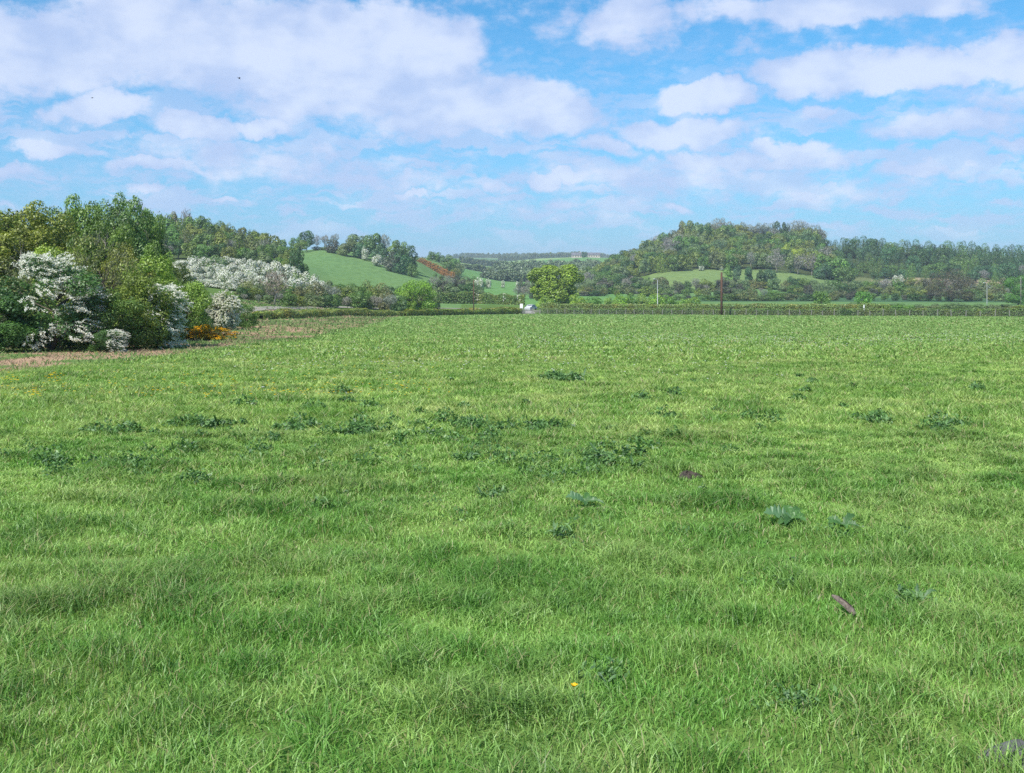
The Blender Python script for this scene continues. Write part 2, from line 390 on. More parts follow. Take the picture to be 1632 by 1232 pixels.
# ------------------------------------------------------------------ foliage builders
def rdir(r, n):
    d = r.normal(size=(n, 3)); return d / np.linalg.norm(d, axis=1)[:, None]
def quads(P, Nn, r, s, asp=.6, along=None):
    """a diamond-shaped leaf (or spray of leaves) at each point"""
    n = len(P); Nn = Nn / np.linalg.norm(Nn, axis=1)[:, None]
    a = rdir(r, n) if along is None else along
    a = a - Nn * np.sum(a * Nn, 1)[:, None]; a /= np.linalg.norm(a, axis=1)[:, None] + 1e-9
    b = np.cross(Nn, a); s = (s * r.uniform(.6, 1.35, n))[:, None]
    V = np.stack([P - a * s, P + b * s * asp + Nn * s * .15, P + a * s, P - b * s * asp + Nn * s * .15], 1).reshape(-1, 3)
    return V, np.arange(n * 4).reshape(n, 4)
def lobes(r, c, R, k, lr, inner=.55):
    d = rdir(r, k); L = np.array(c) + d * np.array(R) * r.uniform(inner, .86, (k, 1)) 
    return np.c_[L, lr * r.uniform(.65, 1.3, k)]
def cloud(r, L, n, spread=.25, floor=.02):
    """n points over the surface of the lobes, few of them inside another lobe"""
    m = int(n * 1.7); wt = L[:, 3] ** 2; i = r.choice(len(L), m, p=wt / wt.sum()); d = rdir(r, m)
    P = L[i, :3] + d * (L[i, 3] * (1 - spread * r.random(m) ** .7 + .12 * r.random(m) ** 6))[:, None]
    dd = np.min(np.stack([np.linalg.norm(P - l[:3], axis=1) / l[3] for l in L]), 0)
    keep = (dd > .62) & (P[:, 2] > floor); P, d, i = P[keep][:n], d[keep][:n], i[keep][:n]
    return P, d, i
def crown(seed, L, n, s, asp=.6, name='crown', mat=None, spread=.25, up=.25, floor=.02, keepf=None, var=(.34, .15)):
    r = np.random.default_rng(seed); P, d, i = cloud(r, L, n, spread, floor)
    if keepf is not None: k_ = keepf(P, r); P, d, i = P[k_], d[k_], i[k_]
    fa = 1.0 if n < 8000 else .75
    Nn = d * fa + rdir(r, len(P)) * (.5 if n < 8000 else .75) + np.array([0, 0, up])
    V, Fq = quads(P, Nn, r, s, asp)
    lv = r.random(len(L)); v = np.clip(.5 + var[0] * (lv[i] - .5) * 2 + var[1] * (r.random(len(P)) - .5) * 2, 0, 1)
    return mesh_np(name, V, Fq, mat or M_LEAF, v)
def trunk_mesh(seed, h, rad, limbs, reach, base=.0, n=6, mat=None, fork=.35, twist=.04, name='trunk', sub=2):
    r = random.Random(seed); mb = MB()
    P = [(r.uniform(-twist, twist) * i, r.uniform(-twist, twist) * i, -.03 + (h + .03) * i / 4) for i in range(5)]
    mb.tube(P, [rad * 1.25, rad, rad * .85, rad * .65, rad * .3], n)
    for k_ in range(limbs):
        f = r.uniform(fork, .95); z0 = h * f; ang = k_ * 2.4 + r.uniform(-.4, .4); L_ = reach * r.uniform(.6, 1) * (1.15 - .5 * f)
        q0 = Vector((P[3][0] * f, P[3][1] * f, z0)); dr = Vector((math.cos(ang), math.sin(ang), r.uniform(.5, 1.2))).normalized()
        p1 = q0 + dr * L_ * .5; p2 = p1 + (dr + Vector((0, 0, .35))).normalized() * L_ * .5
        rr_ = rad * .45 * (1.1 - .5 * f); mb.tube([q0, p1, p2], [rr_, rr_ * .6, rr_ * .2], 5, False)
        for _ in range(sub):
            d2_ = (dr + Vector((r.uniform(-.8, .8), r.uniform(-.8, .8), r.uniform(-.1, .7)))).normalized()
            mb.tube([p1, p1 + d2_ * L_ * .3, p1 + d2_ * L_ * .55 + Vector((0, 0, .05 * L_))], [rr_ * .45, rr_ * .3, rr_ * .1], 4, False)
    return mb.mesh(name, mat or M_BARK, True)
# unit prototypes: height 1, width about 1 (scaled where they stand)
PROTO = {}
def reg(kind, parts): PROTO.setdefault(kind, []).append(parts)
for s_ in range(5):      # broad crowned trees of the far woods
    r = np.random.default_rng(100 + s_)
    L = np.r_[lobes(r, (0, 0, .56), (.40, .40, .36), 20, .15), lobes(r, (0, 0, .40), (.36, .36, .22), 9, .15)]
    reg('broad', [('trunk', trunk_mesh(s_, .55, .022, 6, .42)), ('crown', crown(s_, L, 2600, .030))])
for s_ in range(4):      # rounder, denser crowns with the skirt near the ground
    r = np.random.default_rng(140 + s_)
    L = np.r_[lobes(r, (0, 0, .52), (.40, .40, .42), 22, .14), lobes(r, (0, 0, .26), (.38, .38, .16), 12, .14)]
    reg('round', [('trunk', trunk_mesh(30 + s_, .5, .022, 5, .4)), ('crown', crown(30 + s_, L, 3000, .028))])
for s_ in range(4):      # conifers
    r = np.random.default_rng(180 + s_); m_ = 46; hz = np.linspace(.1, .97, m_); a_ = np.arange(m_) * 2.4
    rad_ = .36 * (1 - hz) ** .55 + .05; L = np.c_[np.cos(a_) * rad_ * .55, np.sin(a_) * rad_ * .55, hz, .06 + rad_ * .42]
    reg('conifer', [('trunk', trunk_mesh(50 + s_, .8, .018, 0, .1)), ('crown', crown(50 + s_, L, 2200, .030, .4, up=-.1, var=(.2, .4)))])
for s_ in range(5):      # shrubs
    r = np.random.default_rng(220 + s_)
    L = np.r_[lobes(r, (0, 0, .45), (.42, .42, .42), 16, .18), lobes(r, (0, 0, .16), (.42, .42, .1), 10, .16)]
    reg('shrub', [('stem', trunk_mesh(70 + s_, .4, .02, 5, .4, name='stem')), ('crown', crown(70 + s_, L, 1800, .036))])
for s_ in range(3):      # narrow ivy-clad columns
    r = np.random.default_rng(260 + s_)
    L = lobes(r, (0, 0, .5), (.16, .16, .46), 16, .13)
    reg('column', [('trunk', trunk_mesh(90 + s_, .6, .02, 3, .2)), ('crown', crown(90 + s_, L, 1400, .030))])
def twigs(seed, L, n, ln, wd, name='crown', cen=(0, 0, .35)):
    r = np.random.default_rng(seed); P, d, i = cloud(r, L, n, .8, .05)
    out = P - np.array(cen); out /= np.linalg.norm(out, axis=1)[:, None]
    al = out + rdir(r, len(P)) * .55 + np.array([0, 0, .25]); V, Fq = quads(P, rdir(r, len(P)), r, ln, wd / ln, al)
    return mesh_np(name, V, Fq, M_TWIG, r.random(len(P)))
for s_ in range(4):      # ashes still almost bare
    r = np.random.default_rng(300 + s_)
    L = lobes(r, (0, 0, .62), (.34, .34, .34), 16, .15, .3)
    reg('bare', [('trunk', trunk_mesh(110 + s_, .72, .020, 11, .42, mat=M_PALEBARK, sub=4)), ('crown', twigs(110 + s_, L, 2400, .045, .0065))])
for s_ in range(4):      # flowering blackthorn and hawthorn of the far slope
    r = np.random.default_rng(340 + s_)
    L = np.r_[lobes(r, (0, 0, .48), (.42, .42, .40), 18, .17), lobes(r, (0, 0, .16), (.42, .42, .1), 8, .16)]
    reg('blossom', [('stem', trunk_mesh(130 + s_, .4, .02, 4, .4, name='stem')), ('crown', crown(130 + s_, L, 1500, .032)),
                    ('blossom', crown(135 + s_, L * np.array([1.02, 1.02, 1.02, 1.06]), 2600, .026, .7, 'blossom', M_BLOS, var=(.35, .3), keepf=lambda P, r: (P[:, 2] > .12) & (vn(P[:, 0] * 7 + P[:, 2] * 5, P[:, 1] * 7 + P[:, 2] * 3, 1, 3) > .18)))])
for s_ in range(3):      # umbrella-topped pines
    r = np.random.default_rng(380 + s_); L = []
    for z_, rr_ in ((.55, .42), (.70, .40), (.85, .30), (.38, .34)):
        k_ = 9; a_ = r.uniform(0, 6.28, k_); q_ = rr_ * np.sqrt(r.random(k_)) * .9
        L += [(q_[j] * math.cos(a_[j]), q_[j] * math.sin(a_[j]), z_ + r.uniform(-.02, .02), .12) for j in range(k_)]
    L = np.array(L)
    me_ = crown(150 + s_, L, 2000, .032, .5)
    reg('pine', [('trunk', trunk_mesh(150 + s_, .7, .03, 6, .4)), ('crown', me_)])
for s_ in range(5):      # full bushes and trees near by: small leaves, many of them
    r = np.random.default_rng(420 + s_)
    L = np.r_[lobes(r, (0, 0, .52), (.40, .40, .42), 46, .10), lobes(r, (0, 0, .2), (.40, .40, .14), 22, .11)]
    reg('bush', [('stem', trunk_mesh(170 + s_, .55, .02, 9, .45, name='stem', sub=3)), ('crown', crown(170 + s_, L, 17000, .0125, .55, spread=.5, var=(.28, .40), up=.35))])
for s_ in range(4):      # near trees with a clear top, open enough for limbs to show
    r = np.random.default_rng(460 + s_)
    L = np.r_[lobes(r, (0, 0, .60), (.42, .42, .34), 50, .10, .35), lobes(r, (0, 0, .34), (.40, .40, .24), 26, .10, .4)]
    reg('tall', [('trunk', trunk_mesh(190 + s_, .72, .022, 12, .42, sub=4, mat=M_PALEBARK)), ('crown', crown(190 + s_, L, 30000, .0108, .55, spread=.45, var=(.3, .4), up=.3))])
for s_ in range(3):      # twiggy, brownish scrub coming into leaf
    r = np.random.default_rng(500 + s_)
    L = np.r_[lobes(r, (0, 0, .52), (.40, .40, .42), 40, .11), lobes(r, (0, 0, .2), (.40, .40, .14), 20, .11)]
    reg('twiggy', [('stem', trunk_mesh(210 + s_, .6, .016, 12, .45, name='stem', sub=4)), ('crown', crown(210 + s_, L, 11000, .010, .5, spread=.7, var=(.3, .5))),
                   ('twig_spray', twigs(215 + s_, L, 7000, .03, .0022, 'twig_spray'))])
def sprays(seed, L, nsp, per, s, keepf, ln=.10, name='blossom'):
    """blossom in arching sprays on the outside of a crown"""
    r = np.random.default_rng(seed); P, d, i = cloud(r, L, nsp * 3, .05, .04); k_ = keepf(P, r); P, d = P[k_][:nsp], d[k_][:nsp]
    out = P * np.array([1, 1, .4]); out /= np.linalg.norm(out, axis=1)[:, None] + 1e-6
    dr = out * .7 + np.array([.45, 0, -.45]) + rdir(r, len(P)) * .4; dr /= np.linalg.norm(dr, axis=1)[:, None]
    tt = r.random((len(P), per)); lnn = ln * r.uniform(.5, 1.2, (len(P), 1))
    Q = P[:, None, :] + dr[:, None, :] * (tt * lnn)[..., None] + np.array([0, 0, -1.2])[None, None] * ((tt * lnn) ** 2)[..., None] + r.normal(size=(len(P), per, 3)) * .0055
    Q = Q.reshape(-1, 3); V, Fq = quads(Q, rdir(r, len(Q)) + np.array([-.3, -.5, .5]), r, s, .8)
    return mesh_np(name, V, Fq, M_BLOS, r.random(len(Q)))
def rb(seed):
    r = np.random.default_rng(seed)
    return np.r_[lobes(r, (0, 0, .52), (.40, .40, .42), 46, .10), lobes(r, (0, 0, .2), (.40, .40, .14), 22, .11)]
L = rb(901); reg('may_flank', [('stem', trunk_mesh(230, .55, .02, 9, .45, name='stem')), ('crown', crown(230, L, 15000, .0125, .55, spread=.5)),
    ('blossom', sprays(231, L, 560, 44, .0046, lambda P, r: (np.abs(P[:, 0] - np.clip(-.12 + .6 * (.95 - P[:, 2]), -.12, .17)) < .17) & (P[:, 1] < .2) & (vn(P[:, 0] * 9, P[:, 2] * 9, 1, 5) > .28)))])
L = rb(902); reg('may_full', [('stem', trunk_mesh(232, .55, .02, 9, .45, name='stem')), ('crown', crown(232, L, 11000, .0125, .55, spread=.5)),
    ('blossom', sprays(233, L, 2200, 34, .0105, lambda P, r: P[:, 2] > .10, .08))])
L = rb(903); reg('may_streak', [('stem', trunk_mesh(234, .55, .02, 9, .45, name='stem')), ('crown', crown(234, L, 15000, .0125, .55, spread=.5)),
    ('blossom', sprays(235, L, 460, 40, .0062, lambda P, r: (P[:, 0] > .02) & (vn(P[:, 0] * 5 + 3, P[:, 2] * 5, 1, 6) > .35)))])
M_RUSTF = leafmat('rust_flower', (.50, .23, .07), transl=.2, gloss=.0, var=.5)
for s_ in range(6):
    r = np.random.default_rng(560 + s_); L = np.r_[lobes(r, (0, 0, .42), (.50, .50, .50), 34, .10, .3), lobes(r, (0, 0, .15), (.48, .48, .1), 16, .12)]
    reg('gorse' if s_ < 3 else 'gorse_rust', [('stem', trunk_mesh(250 + s_, .4, .02, 5, .4, name='stem')), ('crown', crown(250 + s_, L, 4500, .022, .35, spread=.5)),
                  ('flowers', crown(255 + s_, L * np.array([1.03, 1.03, 1.03, 1.05]), 5200, .018, .6, 'flowers', M_GORSE if s_ < 3 else M_RUSTF, spread=.2, keepf=lambda P, r: (P[:, 2] > .15) & (vn(P[:, 0] * 9 + P[:, 2] * 4, P[:, 1] * 9 + P[:, 2] * 6, 1, 3) > (.42 if s_ < 3 else .42))))])

RG = random.Random(77); WF = {'tall': 1.4, 'blossom': 1.15, 'may_flank': 1.2, 'may_full': 1.15, 'gorse': 1.1, 'pine': 1.1}
KINDNAME = {'broad': ('broadleaf_tree', 'tree'), 'round': ('round_crowned_tree', 'tree'), 'conifer': ('conifer_tree', 'conifer'), 'shrub': ('shrub', 'shrub'), 'column': ('ivy_clad_tree', 'tree'),
            'bare': ('bare_tree', 'tree'), 'blossom': ('blossom_shrub', 'shrub'), 'pine': ('flat_topped_pine', 'pine'), 'bush': ('bush', 'bush'), 'tall': ('tall_tree', 'tree'),
            'twiggy': ('twiggy_bush', 'bush'), 'may_flank': ('hawthorn_bush', 'hawthorn'), 'may_full': ('hawthorn_bush', 'hawthorn'), 'may_streak': ('hawthorn_bush', 'hawthorn'), 'gorse': ('gorse_bush', 'gorse'), 'gorse_rust': ('gorse_bush', 'gorse')}
def plant(kind, px, y, top, wpx, col, label, group=None, rz=None, var=None, x=None, name=None, sink=.0, h=None):
    """a plant whose foot is at photo column px, y metres out; its top reaches photo row top; crown wpx photo pixels wide there"""
    x = X(px, y) if x is None else x; z = zf(x, y) - sink
    if h is None: h = max(zr(top, y) - z, .5)
    wd = wpx * y / F * WF.get(kind, 1.25)
    if kind in ('broad', 'round', 'conifer', 'bare'): wd = min(wd, h * (1.25 if kind != 'conifer' else .9))
    p = PROTO[kind][RG.randrange(len(PROTO[kind])) if var is None else var % len(PROTO[kind])]
    nm, cat = KINDNAME[kind]
    o = thing(name or nm, label, cat, (x, y, z), RG.uniform(0, 6.28) if rz is None else rz, (wd, wd, h), group)
    cj = [c * 1.7 * RG.uniform(.92, 1.08) for c in col]
    for pn, me in p: obj(pn, me, o, color=cj if pn in ('crown',) else (tuple(.5 * c + .05 for c in col) if pn == 'twig_spray' else None))
    return o
# colours (real leaf colours)
OLIVE, YGREEN, MID, DARK, TEAL = (.115, .145, .030), (.19, .25, .035), (.075, .135, .030), (.036, .075, .022), (.045, .10, .042)
BROWN, PLUM, GREYG, LILAC, BRIGHT, FRESH = (.105, .115, .045), (.062, .066, .048), (.10, .14, .060), (.145, .145, .115), (.13, .21, .030), (.09, .17, .035)
CN = {OLIVE: 'olive', YGREEN: 'yellow green', MID: 'mid green', DARK: 'dark green', TEAL: 'blue green', BROWN: 'brownish', PLUM: 'dusky purple', GREYG: 'grey green', LILAC: 'pale grey', BRIGHT: 'lime green', FRESH: 'fresh green'}
ORD = 'first second third fourth fifth sixth seventh eighth ninth tenth eleventh twelfth thirteenth fourteenth fifteenth sixteenth seventeenth eighteenth nineteenth twentieth'.split()
def ordw(i):
    if i < 20: return ORD[i]
    t_, u_ = divmod(i + 1, 10); tens = {2: 'twenty', 3: 'thirty', 4: 'forty', 5: 'fifty', 6: 'sixty'}[t_]
    return tens.replace('ty', 'tieth') if u_ == 0 else tens + '-' + ORD[u_ - 1]

# ------------------------------------------------------------------ near thicket at the left edge of the field
NG = 'bushes of the near thicket'
near = [
 ('may_flank', 78, 38, 392, 190, DARK, 'large dark hawthorn bush with white blossom streaming down its right flank', 0.0),
 ('bush', -8, 36.5, 470, 150, DARK, 'low dark green bush left of the big hawthorn in blossom', None),
 ('twiggy', 5, 43, 388, 165, (.10, .105, .05), 'dull brownish bush behind the low dark bush, half out of frame', None),
 ('twiggy', 150, 43, 350, 150, (.085, .10, .028), 'tall brownish green bush right of the big hawthorn, thin stems showing', None),
 ('bush', 168, 39, 455, 120, (.055, .085, .022), 'dark green bush between the two flowering hawthorns, reaching the grass', None),
 ('may_streak', 172, 37.3, 520, 60, DARK, 'small low hawthorn with one streak of white blossom above the grass', .2),
 ('bush', 222, 40.5, 430, 110, (.085, .115, .024), 'olive bush left of the hawthorn with its blossom in a column', None),
 ('may_streak', 248, 41.5, 438, 96, DARK, 'hawthorn with white blossom running down in a column, left of the gorse', -.1),
 ('bush', 232, 47, 392, 105, (.11, .15, .03), 'yellowish green bush rising behind the column of blossom', None),
 ('bush', 300, 58, 436, 78, (.105, .15, .03), 'yellow green bush between the column of blossom and the round white hawthorn', None),
 ('bush', 316, 80, 458, 60, (.085, .125, .028), 'green bush behind the orange gorse', None),
 ('may_full', 357, 72, 457, 60, (.10, .15, .03), 'round hawthorn covered all over in white blossom', None),
 ('bush', 391, 79, 478, 50, (.05, .085, .022), 'small dark green bush right of the round white hawthorn', None),
 ('bush', 110, 41, 500, 90, DARK, 'dark low bush in the shade under the big hawthorn', None),
 ('bush', 25, 41, 505, 110, DARK, 'dark low bush at the foot of the brownish bush', None),
 ('bush', -110, 40, 400, 170, MID, 'green bush beyond the end of the thicket at the picture edge', None)]
for k_, px, y, top, wp, c, lb, rz in near: plant(k_, px, y, top, wp, tuple(q_ * 1.35 for q_ in c), lb, NG, rz)
gz_list = [(298, 50.5, 520, 66, 'left-hand orange gorse bush in flower under the white column of blossom'), (322, 50, 512, 60, 'tallest orange gorse bush in flower between the two hawthorns'), (347, 49.5, 519, 60, 'right-hand orange gorse bush in flower below the round white hawthorn')]
for px, y, top, wp, lb in gz_list: plant('gorse', px, y, top, wp, (.07, .10, .02), lb, 'gorse at the foot of the thicket')
TG = 'tall trees behind the near thicket'
tall = [
 ('tall', -40, 60, 308, 190, (.125, .14, .028), 'olive yellow tree at the picture edge, tops of the near thicket'),
 ('tall', 45, 62, 302, 150, (.125, .145, .03), 'olive yellow round-topped tree left of the green tree tops'),
 ('tall', 128, 68, 291, 110, (.09, .14, .035), 'tall green tree, left of the two highest tops'),
 ('tall', 196, 68, 290, 105, (.10, .15, .055), 'tall grey green tree with pale limbs, right of the two highest tops'),
 ('tall', 232, 72, 318, 66, (.085, .14, .04), 'green tree stepping down right of the highest tops'),
 ('bush', 92, 52, 372, 120, (.165, .20, .035), 'bright yellow green tree directly above the big flowering hawthorn'),
 ('tall', 20, 54, 345, 150, (.13, .145, .03), 'yellowish tree above the brownish bush at the picture edge'),
 ('tall', 165, 56, 335, 100, (.075, .125, .026), 'dark leafy tree in front of the highest tops'),
 ('bush', 205, 54, 372, 100, (.13, .15, .03), 'olive tree below the highest tops, right of the tall brownish bush'),
 ('bush', 250, 66, 378, 70, (.10, .15, .03), 'green tree at the right end of the tall trees'),
 ('bush', 278, 76, 408, 70, (.12, .155, .035), 'yellow green bush left of the blossoming slope'),
 ('tall', -150, 62, 300, 180, (.15, .17, .03), 'yellowish tree beyond the left picture edge')]
for k_, px, y, top, wp, c, lb in tall: plant(k_, px, y, top, wp, c, lb, TG)

# ------------------------------------------------------------------ woods and thickets in rows
def rowplant(rows, place, group, kinds, cols, seed, jit=3, nmax=60):
    """rows: (rowname, y, px0, px1, step, [(px, top row)...], crown width px)"""
    r = random.Random(seed)
    for (rn_, y, p0, p1, st, tops, wp) in rows:
        px = p0; i = 0
        while px <= p1 and i < nmax:
            k_ = r.choices([a for a, _ in kinds], [b for _, b in kinds])[0]; c = r.choices([a for a, _ in cols], [b for _, b in cols])[0]
            if k_ == 'bare': c = LILAC
            yy = (y if not isinstance(y, list) else np.interp(px, [a for a, _ in y], [b for _, b in y])) * r.uniform(.985, 1.015); tp = np.interp(px, [a for a, _ in tops], [b for _, b in tops]) + r.uniform(-jit, jit)
            nm = {'broad': 'leafy tree', 'round': 'round tree', 'conifer': 'conifer', 'shrub': 'shrub', 'bare': 'leafless tree', 'blossom': 'shrub'}[k_]
            cn = 'white flowered' if k_ == 'blossom' else CN[c]
            plant(k_, px + r.uniform(-.25, .25) * st, yy, tp, wp * r.uniform(.7, 1.35), c, f'{cn} {nm}, {ordw(i)} from the left, {rn_} row, {place}', group)
            px += st * r.uniform(.85, 1.15); i += 1
# blossoming slope
SL = [(275, 408), (330, 404), (400, 407), (440, 415), (480, 425), (525, 441)]
rowplant([('top', 262, 284, 500, 13, [(275, 411), (330, 405), (400, 407), (440, 414), (480, 427), (525, 444)], 27), ('upper', 243, 286, 522, 13, [(275, 420), (400, 418), (440, 424), (525, 447)], 27),
          ('lower', 222, 300, 505, 14, [(275, 432), (400, 430), (525, 452)], 27), ('lowest', 204, 322, 400, 15, [(275, 445), (500, 447)], 26)],
         'white left slope', 'blackthorn in blossom on the left slope', [('blossom', 12), ('shrub', 1)], [(GREYG, 1)], 3, 4)
# wood above it
rowplant([('back', 365, 236, 462, 15, [(236, 335), (290, 337), (340, 348), (400, 358), (440, 371), (470, 386)], 30), ('third', 345, 240, 470, 16, [(236, 352), (290, 350), (340, 361), (400, 369), (440, 382), (470, 396)], 31),
          ('second', 325, 242, 478, 17, [(236, 368), (300, 364), (400, 380), (440, 393), (475, 408)], 32), ('front', 305, 250, 478, 17, [(236, 386), (300, 380), (400, 393), (440, 402), (475, 416)], 33)],
         'left hill wood', 'trees of the left hill wood', [('broad', 4), ('round', 4), ('bare', .35), ('conifer', .5)], [(MID, 3), (OLIVE, 3), (GREYG, 2), (BROWN, 1.6), (DARK, 1.5), (PLUM, .5)], 5, 4)
plant('bare', 296, 372, 330, 26, LILAC, 'leafless tree standing above the skyline of the left wood', None)
for px, top, wp, c, lb in ((468, 402, 26, TEAL, 'deep green tree at the lower right corner of the left wood'), (473, 386, 24, DARK, 'dark green tree at the right end of the left wood'), (460, 408, 26, OLIVE, 'olive tree before the lower right corner of the left wood')):
    plant('round', px, 300, top, wp, c, lb, 'trees of the left hill wood')
# trees along the crest of the left green hill
HG = 'trees along the crest of the green hill'
for k_, px, y, top, wp, c, lb in [
 ('round', 471, 535, 376, 20, MID, 'mid green tree, first on the crest of the green hill'),
 ('round', 479, 515, 380, 25, OLIVE, 'small olive tree in front of the dark spreading tree on the crest'),
 ('broad', 489, 525, 365, 24, TEAL, 'dark spreading tree standing highest at the crest left end'),
 ('bare', 505, 540, 373, 16, LILAC, 'pale leafless tree right of the dark spreading crest tree'),
 ('bare', 517, 540, 371, 18, LILAC, 'pale leafless tree, middle of three on the crest'),
 ('bare', 534, 542, 369, 19, LILAC, 'pale leafless tree, rightmost of three on the crest'),
 ('shrub', 506, 530, 392, 16, GREYG, 'low grey shrub under the leafless crest trees'),
 ('shrub', 520, 530, 392, 14, OLIVE, 'low olive shrub under the leafless crest trees'),
 ('round', 530, 515, 379, 22, PLUM, 'dusky purple round tree on the crest below the leafless trees'),
 ('round', 552, 512, 377, 32, BROWN, 'broad bronze tree on the crest right of the purple one'),
 ('broad', 568, 528, 368, 28, GREYG, 'grey green tree behind the bronze tree on the crest'),
 ('round', 574, 512, 384, 20, TEAL, 'deep green tree right of the bronze tree'),
 ('blossom', 582, 506, 389, 9, GREYG, 'single white flowering tree among the crest trees'),
 ('broad', 594, 516, 368, 28, MID, 'green tree above the white flowering tree on the crest'),
 ('bare', 612, 520, 369, 24, LILAC, 'purplish leafless tree top in the crest clump'),
 ('round', 606, 505, 384, 26, TEAL, 'deep green tree in the middle of the crest clump'),
 ('blossom', 600, 492, 402, 13, GREYG, 'pale flowering shrub at the foot of the crest clump'),
 ('round', 624, 484, 397, 26, PLUM, 'dusky purple shrub tree at the foot of the crest clump'),
 ('broad', 634, 506, 380, 28, MID, 'green tree near the right end of the crest clump'),
 ('round', 648, 496, 385, 28, DARK, 'dark rounded tree ending the crest clump on the right'),
 ('round', 640, 482, 401, 24, TEAL, 'deep green tree low in the crest clump right end'),
 ('shrub', 657, 480, 417, 14, MID, 'small round bush alone right of the crest clump')]:
    plant(k_, px, y, top, wp * (1.2 if px > 545 else 1.05), c, lb, HG)
rg = random.Random(8)
i = 0
for a in np.linspace(0, 1, 13):
    for b in (0, 1):
        px = 666 + a * 50 + b * 5; y = 640 - a * 60
        plant('gorse_rust', px, y + b * 12, 409 + a * 22 + (4 if not b else 0), 11, (.10, .08, .03), f'rusty orange gorse bush, {ordw(int(round(a * 12)))} down the {"upper" if b else "lower"} edge of the gorse bank', 'gorse bushes on the bank'); i += 1
for k_, px, y, top, wp, c, lb in [('round', 688, 700, 399, 20, MID, 'green tree at the top of the gorse bank'), ('round', 700, 700, 400, 22, MID, 'rounded green tree behind the gorse bank'), ('round', 712, 690, 403, 22, GREYG, 'grey green tree behind the gorse bank'),
  ('round', 724, 680, 409, 20, MID, 'green tree stepping down right of the gorse bank'), ('round', 731, 660, 416, 18, GREYG, 'grey tree low on the right of the gorse bank'), ('broad', 716, 640, 415, 20, MID, 'tree below the grey green one beside the gorse bank'), ('round', 727, 630, 425, 20, OLIVE, 'olive tree at the right foot of the gorse bank')]:
    plant(k_, px, y, top, wp, c, lb, 'trees by the gorse bank')
# shrubs across the middle distance left
rowplant([('back', [(390, 185), (520, 235), (690, 250)], 392, 690, 15, [(400, 446), (500, 448), (600, 446), (690, 448)], 32), ('middle', [(390, 172), (520, 215), (690, 235)], 388, 690, 16, [(400, 452), (500, 452), (560, 450), (610, 456), (690, 460)], 32), ('front', [(390, 160), (520, 195), (650, 216)], 392, 650, 17, [(395, 464), (500, 464), (650, 470)], 30)],
         'left lane scrub', 'scrub behind the left lane', [('shrub', 4), ('round', 3), ('bare', .7), ('blossom', .08)], [(GREYG, 3), (MID, 2), (BROWN, 2), (OLIVE, 1.5), (DARK, .8)], 11, 5)
plant('bare', 437, 168, 428, 60, (.15, .125, .10), 'leafless spreading grey tree with a bare trunk below the white thicket', None, name='bare_tree')
plant('bush', 665, 226, 440, 70, BRIGHT, 'bright lime green tree in full new leaf standing left of the lane', None, name='broadleaf_tree')
plant('bush', 648, 222, 458, 36, BRIGHT, 'low lime green side bush on the left of the bright tree', None)
# centre
rowplant([('back', 520, 692, 770, 12, [(690, 436), (730, 434), (770, 446)], 22), ('middle', 420, 690, 770, 12, [(690, 440), (730, 442), (770, 452)], 24), ('front', 350, 688, 772, 12, [(690, 444), (770, 452)], 24)],
         'grey valley scrub', 'scrub in the valley middle', [('round', 4), ('shrub', 2), ('bare', 1.0), ('blossom', .25)], [(GREYG, 3), (PLUM, 2), (MID, 1), (DARK, 1)], 17, 3)
for px, y, top, wp, lb in [(762, 430, 437, 16, 'white flowering shrub at the right end of the valley scrub'), (779, 520, 441, 9, 'small white flowering shrub at the near edge of the valley meadow'), (802, 540, 444, 6, 'tiny white flowering shrub standing alone in the valley meadow'), (825, 500, 446, 7, 'tiny white flowering shrub left of the great lime tree')]:
    plant('blossom', px, y, top, wp, GREYG, lb, 'white shrubs in the valley meadow')
# the dim wood across the valley reads as one mass
r = np.random.default_rng(19); Vs = []; Fs = []; vs = []; o_n = 0
for (y, p0, p1, st, tp, wp) in [(980, 792, 960, 8, [(790, 417), (820, 412), (860, 412), (960, 414)], 15), (900, 790, 960, 9, [(790, 420), (820, 416), (960, 418)], 17), (820, 780, 960, 10, [(780, 430), (800, 424), (960, 424)], 20), (740, 776, 960, 11, [(775, 436), (800, 432), (960, 430)], 22)]:
    for px in np.arange(p0, p1, st):
        x = X(px, y); z = zf(x, y); h = zr(np.interp(px, [a for a, _ in tp], [b for _, b in tp]) + r.uniform(-2, 2), y) - z; wd = wp * y / F * 1.2
        L = np.r_[lobes(r, (x, y, z + .55 * h), (.4 * wd, .4 * wd, .38 * h), 14, .16 * wd), lobes(r, (x, y, z + .25 * h), (.38 * wd, .38 * wd, .15 * h), 6, .15 * wd)]
        P, d, i_ = cloud(r, L, 500, .25, -1e9); V, Fq = quads(P, d * .75 + rdir(r, len(P)) * .75 + np.array([0, 0, .25]), r, .9, .6)
        Vs.append(V); Fs.append(Fq + o_n); o_n += len(V); vs.append(np.clip(.5 * r.random() + .5 * r.random(len(P)), 0, 1))
obj('valley_wood', mesh_np('valley_wood', np.concatenate(Vs), np.concatenate(Fs), leafmat('valley_leaf', (.16, .215, .13)), np.concatenate(vs)), kind='stuff', label='dim grey green wood across the valley behind the great lime tree', category='woodland')
rowplant([('back', 470, 832, 868, 9, [(830, 445), (868, 440)], 17), ('front', 380, 828, 866, 9, [(828, 457), (868, 452)], 17)],
         'scrub by great tree', 'scrub beside the great lime tree', [('bare', 2), ('shrub', 2)], [(GREYG, 2), (PLUM, 1)], 23, 3)
